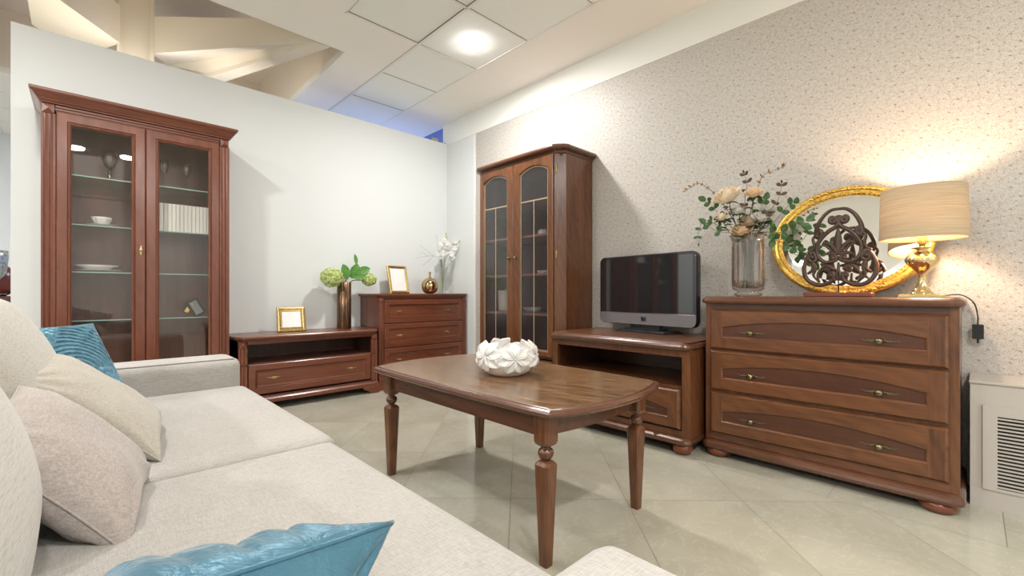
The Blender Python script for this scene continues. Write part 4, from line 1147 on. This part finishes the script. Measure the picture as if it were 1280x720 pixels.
t = thing('bottle_vase', 'round polished bronze bottle vase with a thin neck on the corner chest', 'vase', (2.77, 4.19, .9512))
b = MB(); b.lathe([(.035, 0), (.060, .008), (.082, .03), (.094, .065), (.094, .095), (.084, .13), (.060, .158), (.030, .172), (.016, .178), (.012, .19), (.012, .225), (.014, .24), (.010, .241)], n=48); b.build('body', simple('polished_bronze', (.50, .36, .20), .08, 1), t)

def orchids():
    vx, vy, vz = 3.0, 4.27, .9512
    t = thing('tall_glass_vase', 'tall clear glass vase of white orchids on the corner chest', 'vase', (vx, vy, vz))
    b = MB(); b.lathe([(.052, 0), (.058, .006), (.050, .02), (.048, .10), (.056, .25), (.068, .345), (.066, .345), (.053, .25), (.045, .10), (.04, .03)], n=36); b.build('body', thin_glass('clear_vase_glass', (.98, .985, .98), 1.5, 0, boost=.9), t)
    wp = leafmat('orchid_petal', (.80, .80, .78), (.90, .90, .88)); gp = simple('lime_bud', (.45, .50, .12), .5)
    rnd = random.Random(5)
    SP = [([(0, 0, 0), (-.02, 0, .3), (-.04, -.02, .48), (.0, -.04, .58), (.03, -.03, .68)], 'white orchid spray rising highest, with lime buds at its tip', 9),
          ([(0, 0, 0), (.01, 0, .3), (.03, -.03, .46), (.10, -.06, .55), (.20, -.07, .60)], 'white orchid spray arching to the right with lime buds', 8),
          ([(0, 0, 0), (-.01, 0, .3), (-.05, -.03, .42), (-.08, -.05, .46), (-.10, -.05, .42)], 'short white orchid spray hanging left over the vase rim', 8),
          ([(0, 0, 0), (.02, 0, .3), (.03, -.04, .42), (.06, -.06, .45), (.08, -.05, .40)], 'short white orchid spray in front over the vase rim', 8)]
    for pts, lab, nfl in SP:
        s = thing('orchid_spray', lab, 'flower', (vx, vy, vz + .012), 0, 'orchids in the tall glass vase'); c = catmull(pts, 6)
        b = MB(); b.tube([tuple(p) for p in c], .003, 6); b.build('stem', simple('orchid_stem', (.22, .26, .10), .5), s)
        b = MB(); i0 = int(len(c) * .58)
        for k in range(nfl):
            p = c[min(len(c) - 1, i0 + int(k * (len(c) * .30) / nfl))] + Vector((rnd.uniform(-.045, .040), rnd.uniform(-.06, -.02), rnd.uniform(-.045, .035)))
            n = Vector((rnd.uniform(-.5, .3), -1, rnd.uniform(-.2, .4))).normalized(); e1 = n.orthogonal().normalized(); e2 = n.cross(e1); ph = rnd.uniform(0, 6)
            for j in range(5):
                a = ph + 2 * pi * j / 5; d = e1 * cos(a) + e2 * sin(a); leaf(b, p, d + n * .15, .036, .0145, tuple(n), .1)
        b.build('blossoms', wp, s)
        b = MB()
        for k in range(4):
            p = c[-1 - k * 2]; b.ball(tuple(p + Vector((rnd.uniform(-.015, .015), 0, rnd.uniform(-.01, .02)))), .009, 8, 6, (1, 1, 1.3))
        b.build('buds', gp, s)
    s = thing('dry_twig', 'thin bare grey twig reaching left from the orchid vase', 'twig', (vx, vy, vz + .012))
    b = MB()
    for pts in ([(0, 0, 0), (-.03, 0, .35), (-.14, -.04, .41), (-.28, -.06, .40), (-.42, -.08, .37)], [(-.14, -.04, .41), (-.20, -.05, .44), (-.34, -.05, .52)], [(-.16, -.04, .41), (-.22, -.05, .36), (-.30, -.06, .30)], [(-.03, 0, .35), (-.08, -.02, .5), (-.11, -.03, .66)], [(-.24, -.055, .40), (-.30, -.06, .44), (-.36, -.07, .42)]):
        b.tube([tuple(p) for p in catmull(pts, 4)], .0013, 5)
    b.build('twig', simple('grey_twig', (.22, .19, .17), .7), s)
orchids()

# ------------------------------------------------------------------ heater cover
t = thing('heater_cover', 'white wooden heater cover with a slatted grille beside the dresser', 'heater cover', (2.90, -.55, 0))
M_hc = simple('heater_white', (.50, .465, .42), .5)
b = MB(); n = 1
b.box(0, .285, -.55, .558, 0, .552); b.box(-.008, .285, -.553, .561, .552, .564, .002); b.build('cabinet', M_hc, t)
b = MB(); b.box(-.004, 0, -.55, .558, 0, .085); b.build('skirting', M_hc, t)
# grille frame and slats, seen on the front (-x) face
b = MB(); gy0, gy1, gz0, gz1 = -.52, .474, .098, .415
for (a0, a1, c0, c1) in ((gy0 - .045, gy1 + .045, gz1, gz1 + .045), (gy0 - .045, gy1 + .045, gz0 - .012, gz0), (gy0 - .045, gy0, gz0, gz1), (gy1, gy1 + .045, gz0, gz1)): b.box(-.010, .0, a0, a1, c0, c1)
g = b.build('grille_frame', M_hc, t)
b = MB(); b.box(-.0015, .0, gy0, gy1, gz0, gz1); b.build('grille_shade_sheet', simple('grille_shade_paint', (.02, .018, .016), .8), t)  # dark sheet on the solid box paints the shade behind the slats
sl = MB(); sl.box(-.009, -.002, gy0, gy1, 0, .0065); s0 = sl.build('slat', M_hc, t)
for k in range(1, 20):
    o = s0.copy(); COL.objects.link(o); o.parent = t; o.location = (0, 0, gz0 + .004 + k * .0158)
s0.location = (0, 0, gz0 + .004)
b = MB()
for k in range(8): b.box(-.0095, -.0085, gy1 - .115 - k * .12, gy1 - .112 - k * .12, gz0, gz1)
b.build('grille_wires', M_hc, t)

# ------------------------------------------------------------------ sofa
M_lin = fabric('sofa_linen', (.30, .284, .262), (.475, .458, .427), 380)
M_lin2 = fabric('cushion_rib', (.30, .275, .235), (.50, .475, .425), 330, axis=2, streak=.8)
def roundbox(b, c, hx, hy, hz, r, n=(14, 14, 8), puff=0.0, pz=0, px=0.0):
    # six faces of a rounded box; puff bulges the +z face, px bulges +x
    def mp(p):
        q = Vector((max(-hx + r, min(hx - r, p.x)), max(-hy + r, min(hy - r, p.y)), max(-hz + r, min(hz - r, p.z))))
        d = p - q
        if d.length > 1e-9: p = q + d.normalized() * r
        u, v, w = p.x / hx, p.y / hy, p.z / hz
        if puff: p = p + Vector((0, 0, puff * max(0, 1 - u * u) ** .6 * max(0, 1 - v * v) ** .6 * max(0, w)))
        if px: p = p + Vector((px * max(0, 1 - w * w) ** .7 * max(0, 1 - v * v) ** .6 * u, 0, 0))
        return p + Vector(c)
    for ax, sg in ((0, 1), (0, -1), (1, 1), (1, -1), (2, 1), (2, -1)):
        o = [i for i in range(3) if i != ax]; h = (hx, hy, hz)
        def fn(u, v):
            p = [0, 0, 0]; p[ax] = sg * h[ax]
            # cosine spacing puts more rows in the rounded corners
            p[o[0]] = h[o[0]] * sin((u - .5) * pi); p[o[1]] = h[o[1]] * sin((v - .5) * pi)
            return mp(Vector(p))
        b.grid(24, 24, fn)
def finish(o, subs=False):
    import bmesh
    bm = bmesh.new(); bm.from_mesh(o.data); bmesh.ops.remove_doubles(bm, verts=bm.verts[:], dist=.0004); bmesh.ops.recalc_face_normals(bm, faces=bm.faces[:]); bm.to_mesh(o.data); bm.free()
    for p in o.data.polygons: p.use_smooth = True
    return o
def sofa():
    t = thing('sofa', 'long cream linen sofa with low arms in the foreground', 'sofa', (.15, 1.65, 0))
    def rb(name, x0, x1, y0, y1, z0, z1, r, mat=M_lin, puff=0, px=0):
        b = MB(); roundbox(b, ((x0 + x1) / 2 - .15, (y0 + y1) / 2 - 1.65, (z0 + z1) / 2), (x1 - x0) / 2, (y1 - y0) / 2, (z1 - z0) / 2, r, puff=puff, px=px)
        return finish(b.build(name, mat, t))
    rb('base', -.55, .61, .14, 3.16, .05, .30, .02)
    rb('seat_cushion', -.42, .665, 1.603, 2.885, .27, .438, .035, puff=.006)
    rb('seat_cushion', -.42, .645, .40, 1.597, .27, .436, .035, puff=.006)
    rb('arm', -.56, .645, 2.885, 3.175, .04, .592, .045)
    rb('arm', -.56, .590, .115, .405, .04, .590, .045)
    rb('back', -.68, -.40, .12, 3.17, .05, .74, .05)
    # loose-filled back cushions, tipped back
    for (y0, y1, xc) in ((.43, 1.55, -.275), (1.63, 2.70, -.262)):
        b = MB(); roundbox(b, (0, 0, 0), .115, (y1 - y0) / 2, .26, .075, px=.085)
        Mx = Matrix.Translation((xc - .15, (y0 + y1) / 2 - 1.65, .685)) @ Matrix.Rotation(radians(-22), 4, 'Y')
        b.xf(Mx); finish(b.build('back_cushion', M_lin2, t))
    # seams along the arms
    b = MB(); b.tube([(.645 - .15 - .03, 2.905 - 1.65, .588), (-.56 + .15, 2.905 - 1.65, .588)], .003, 6); b.build('seam', M_lin, t)
    for x, y in ((.55, .25), (.55, 3.05), (-.60, .25), (-.60, 3.05)):
        b = MB(); b.lathe([(.02, 0), (.028, .052)], (x - .15, y - 1.65, 0), 16); b.build('foot', wood('walnutdark', 'Z'), t)
sofa()

def pillow(name, label, BL, u, v, w, h, th, mat, quilt=None, wr=.004, seed=0, pinch=.10, seam=True):
    # BL is the world centre; u: right axis, v: up axis
    u = Vector(u).normalized(); v = Vector(v); v = (v - u * v.dot(u)).normalized(); n = u.cross(v)
    C = Vector(BL)
    t = thing(name, label, 'pillow', tuple(C)); 
    N = 72 if quilt is None else 150
    b = MB()
    def surf(sg):
        def fn(a, c):
            s = sin((a - .5) * pi) * .35 + (2 * a - 1) * .65; q = sin((c - .5) * pi) * .35 + (2 * c - 1) * .65
            e = max(0, (1 - s ** 2)) * max(0, (1 - q ** 2))
            T = th / 2 * e ** .42
            # concave outline between corners
            X = s * w / 2 * (1 - pinch * (1 - q * q) * s * s); Y = q * h / 2 * (1 - pinch * (1 - s * s) * q * q)
            pt = Vector((X * 7 + seed, Y * 7, sg * 2.0 + seed))
            k = min(1, e * 6)
            T += wr * noise.noise(pt * 1.3) * 1.6 * k
            # radial folds out of the corners
            cd = min((Vector((X - cx * w / 2, Y - cy * h / 2)).length, cx, cy) for cx in (-1, 1) for cy in (-1, 1))
            ang = math.atan2(Y - cd[2] * h / 2, X - cd[1] * w / 2)
            T += wr * 1.3 * sin(ang * 14 + seed) * max(0, 1 - cd[0] / (.42 * w)) * k
            if quilt and sg == quilt[0]:
                g = 0
                for (qx, qy, ph) in quilt[1]:
                    dd = sqrt((X - qx) ** 2 + (Y - qy) ** 2); rr = dd / quilt[2]
                    g = max(g, 0) ; g = abs(sin(pi * rr))
                    best = dd
                ds = sorted((sqrt((X - qx) ** 2 + (Y - qy) ** 2)) for qx, qy, ph in quilt[1])
                T += .011 * (abs(sin(pi * ds[0] / quilt[2])) ** .5 - .6) * k
                T += .003 * noise.noise(Vector((X * 60, Y * 60, seed))) * k
            return Vector((X, Y, sg * T)).x * u + Y * v + sg * T * n
        b.grid(N, N, fn)
    surf(1); surf(-1)
    o = finish(b.build('cover', mat, t))
    if seam:
        b = MB(); pts = []
        for i in range(4 * 24):
            k, f = divmod(i, 24); f = f / 24 * 2 - 1
            s, q = ((f, -1), (1, f), (-f, 1), (-1, -f))[k]
            X = s * w / 2 * (1 - pinch * (1 - q * q) * s * s); Y = q * h / 2 * (1 - pinch * (1 - s * s) * q * q)
            pts.append(X * u + Y * v)
        pts.append(pts[0]); b.tube([tuple(p) for p in pts], .0028, 6, cap=False); b.build('seam', mat, t)
    return t
M_blue = satin('blue_satin', (.055, .165, .24), (.10, .25, .335))
M_blue2 = satin('blue_satin_dark', (.045, .145, .215), (.09, .22, .30))
M_pcream = fabric('pillow_cream', (.35, .32, .265), (.51, .48, .415), 300, axis=1)
M_pbeige = fabric('pillow_beige', (.30, .26, .235), (.48, .43, .40), 260)
pillow('throw_pillow', 'blue satin pillow quilted in rings at the far sofa arm', (-.085, 2.655, .640), (.82, .57, .0), (-.36, .42, .83), .44, .42, .13, M_blue, (1, [(.03, -.075, 0), (-.17, .06, 0)], .021), .004, 3, .06)
pillow('throw_pillow', 'plain cream pillow leaning behind the beige one on the sofa', (.035, 1.975, .597), (.10, .99, .04), (-.72, .05, .66), .47, .43, .15, M_pcream, None, .006, 8, .10)
pillow('throw_pillow', 'beige-pink woven pillow nearest the seat middle of the sofa', (-.025, 1.435, .572), (.16, .98, .05), (-.62, .02, .72), .41, .385, .16, M_pbeige, None, .007, 21, .12)
pillow('throw_pillow', 'blue satin pillow at the bottom edge, leaning on the near arm', (-.030, .507, .580), (.90, .33, -.26), (.20, -.50, .78), .475, .42, .15, M_blue2, (-1, [(.22, .22, 0)], .05), .013, 30, .05)

# ------------------------------------------------------------------ beyond the partition, at the left edge
t = thing('console_table', 'dark wooden console table glimpsed past the wall at the left edge', 'table', (-.95, 6.15, 0))
b = MB(); b.box(-.5, .52, -.2, .2, .89, .93, .006); b.build('tabletop', wood('edge', 'X'), t)
b = MB(); b.box(-.48, .50, -.18, .18, .78, .89); b.build('apron', wood('edge', 'X'), t)
for x in (-.46, .48):
    for y in (-.16, .16): b = MB(); b.box(x - .02, x + .02, y - .02, y + .02, 0, .78); b.build('leg', wood('edge', 'Z'), t)
t = thing('round_vase', 'round dark red vase on the console at the left edge', 'vase', (-.60, 6.20, .93))
b = MB(); b.lathe([(.08, 0), (.14, .04), (.17, .12), (.15, .22), (.08, .29), (.05, .31), (.04, .31)], n=32); b.build('body', simple('red_glaze', (.22, .05, .03), .25), t)
t = thing('silver_goblet', 'mottled silver glass goblet at the left edge past the wall', 'goblet', (-.605, 5.95, .9305))
b = MB(); b.lathe([(.07, 0), (.07, .006), (.012, .02), (.010, .10), (.06, .13), (.11, .20), (.125, .34), (.122, .40), (.112, .40), (.10, .2), (.02, .13)], n=32)
t2 = NT('mottled_silver'); nn = t2.noise(t2.coords((1, 1, 1)), 40, 3, .7); t2.bsdf(Base_Color=t2.ramp(nn, [(.4, (.35, .35, .28)), (.6, (.75, .75, .62))]), Roughness=.3, Metallic=.5)
b.build('cup', t2.m, t)
t = thing('silver_dish', 'shallow silver dish on the console at the left edge', 'dish', (-.58, 6.00, .93))
b = MB(); b.lathe([(.04, 0), (.07, .01), (.085, .022), (.08, .022), (.05, .012)], n=28); b.build('bowl', simple('silver', (.6, .6, .6), .25, 1), t)
# small clamp and wire where the partition meets the right wall
t = thing('wire_clamp', 'small metal clamp and wire above the partition corner', 'bracket', (3.10, 4.49, 2.772))
b = MB(); b.box(-.10, -.02, -.012, .012, .0, .05, .003); b.build('clamp', simple('clamp_metal', (.45, .42, .36), .4, .7), t)
b = MB(); b.tube([(-.05, 0, .03), (.03, -.01, .012), (.085, -.03, .006)], .003, 6); b.build('wire', M_black, t)

# ------------------------------------------------------------------ world, camera
w = bpy.data.worlds.new('world'); SC.world = w; w.use_nodes = True
w.node_tree.nodes['Background'].inputs[0].default_value = (.9, .93, 1, 1); w.node_tree.nodes['Background'].inputs[1].default_value = .3

cam = bpy.data.cameras.new('camera'); co = bpy.data.objects.new('camera', cam); COL.objects.link(co)
cam.sensor_width = 36; cam.lens = 36 * 555 / 1280; cam.shift_y = (366 - 360) / 1280 * 1.0; cam.clip_start = .02
co.location = (0, 0, .96)
fw = Vector((.6940, .71996, 0)).normalized()
co.rotation_euler = (pi / 2, 0, math.atan2(fw.y, fw.x) - pi / 2)
SC.camera = co
SC.view_settings.view_transform = 'Standard'; SC.view_settings.look = 'None'; SC.view_settings.gamma = 1.0; SC.view_settings.use_curve_mapping = False
SC.view_settings.exposure = 0.40
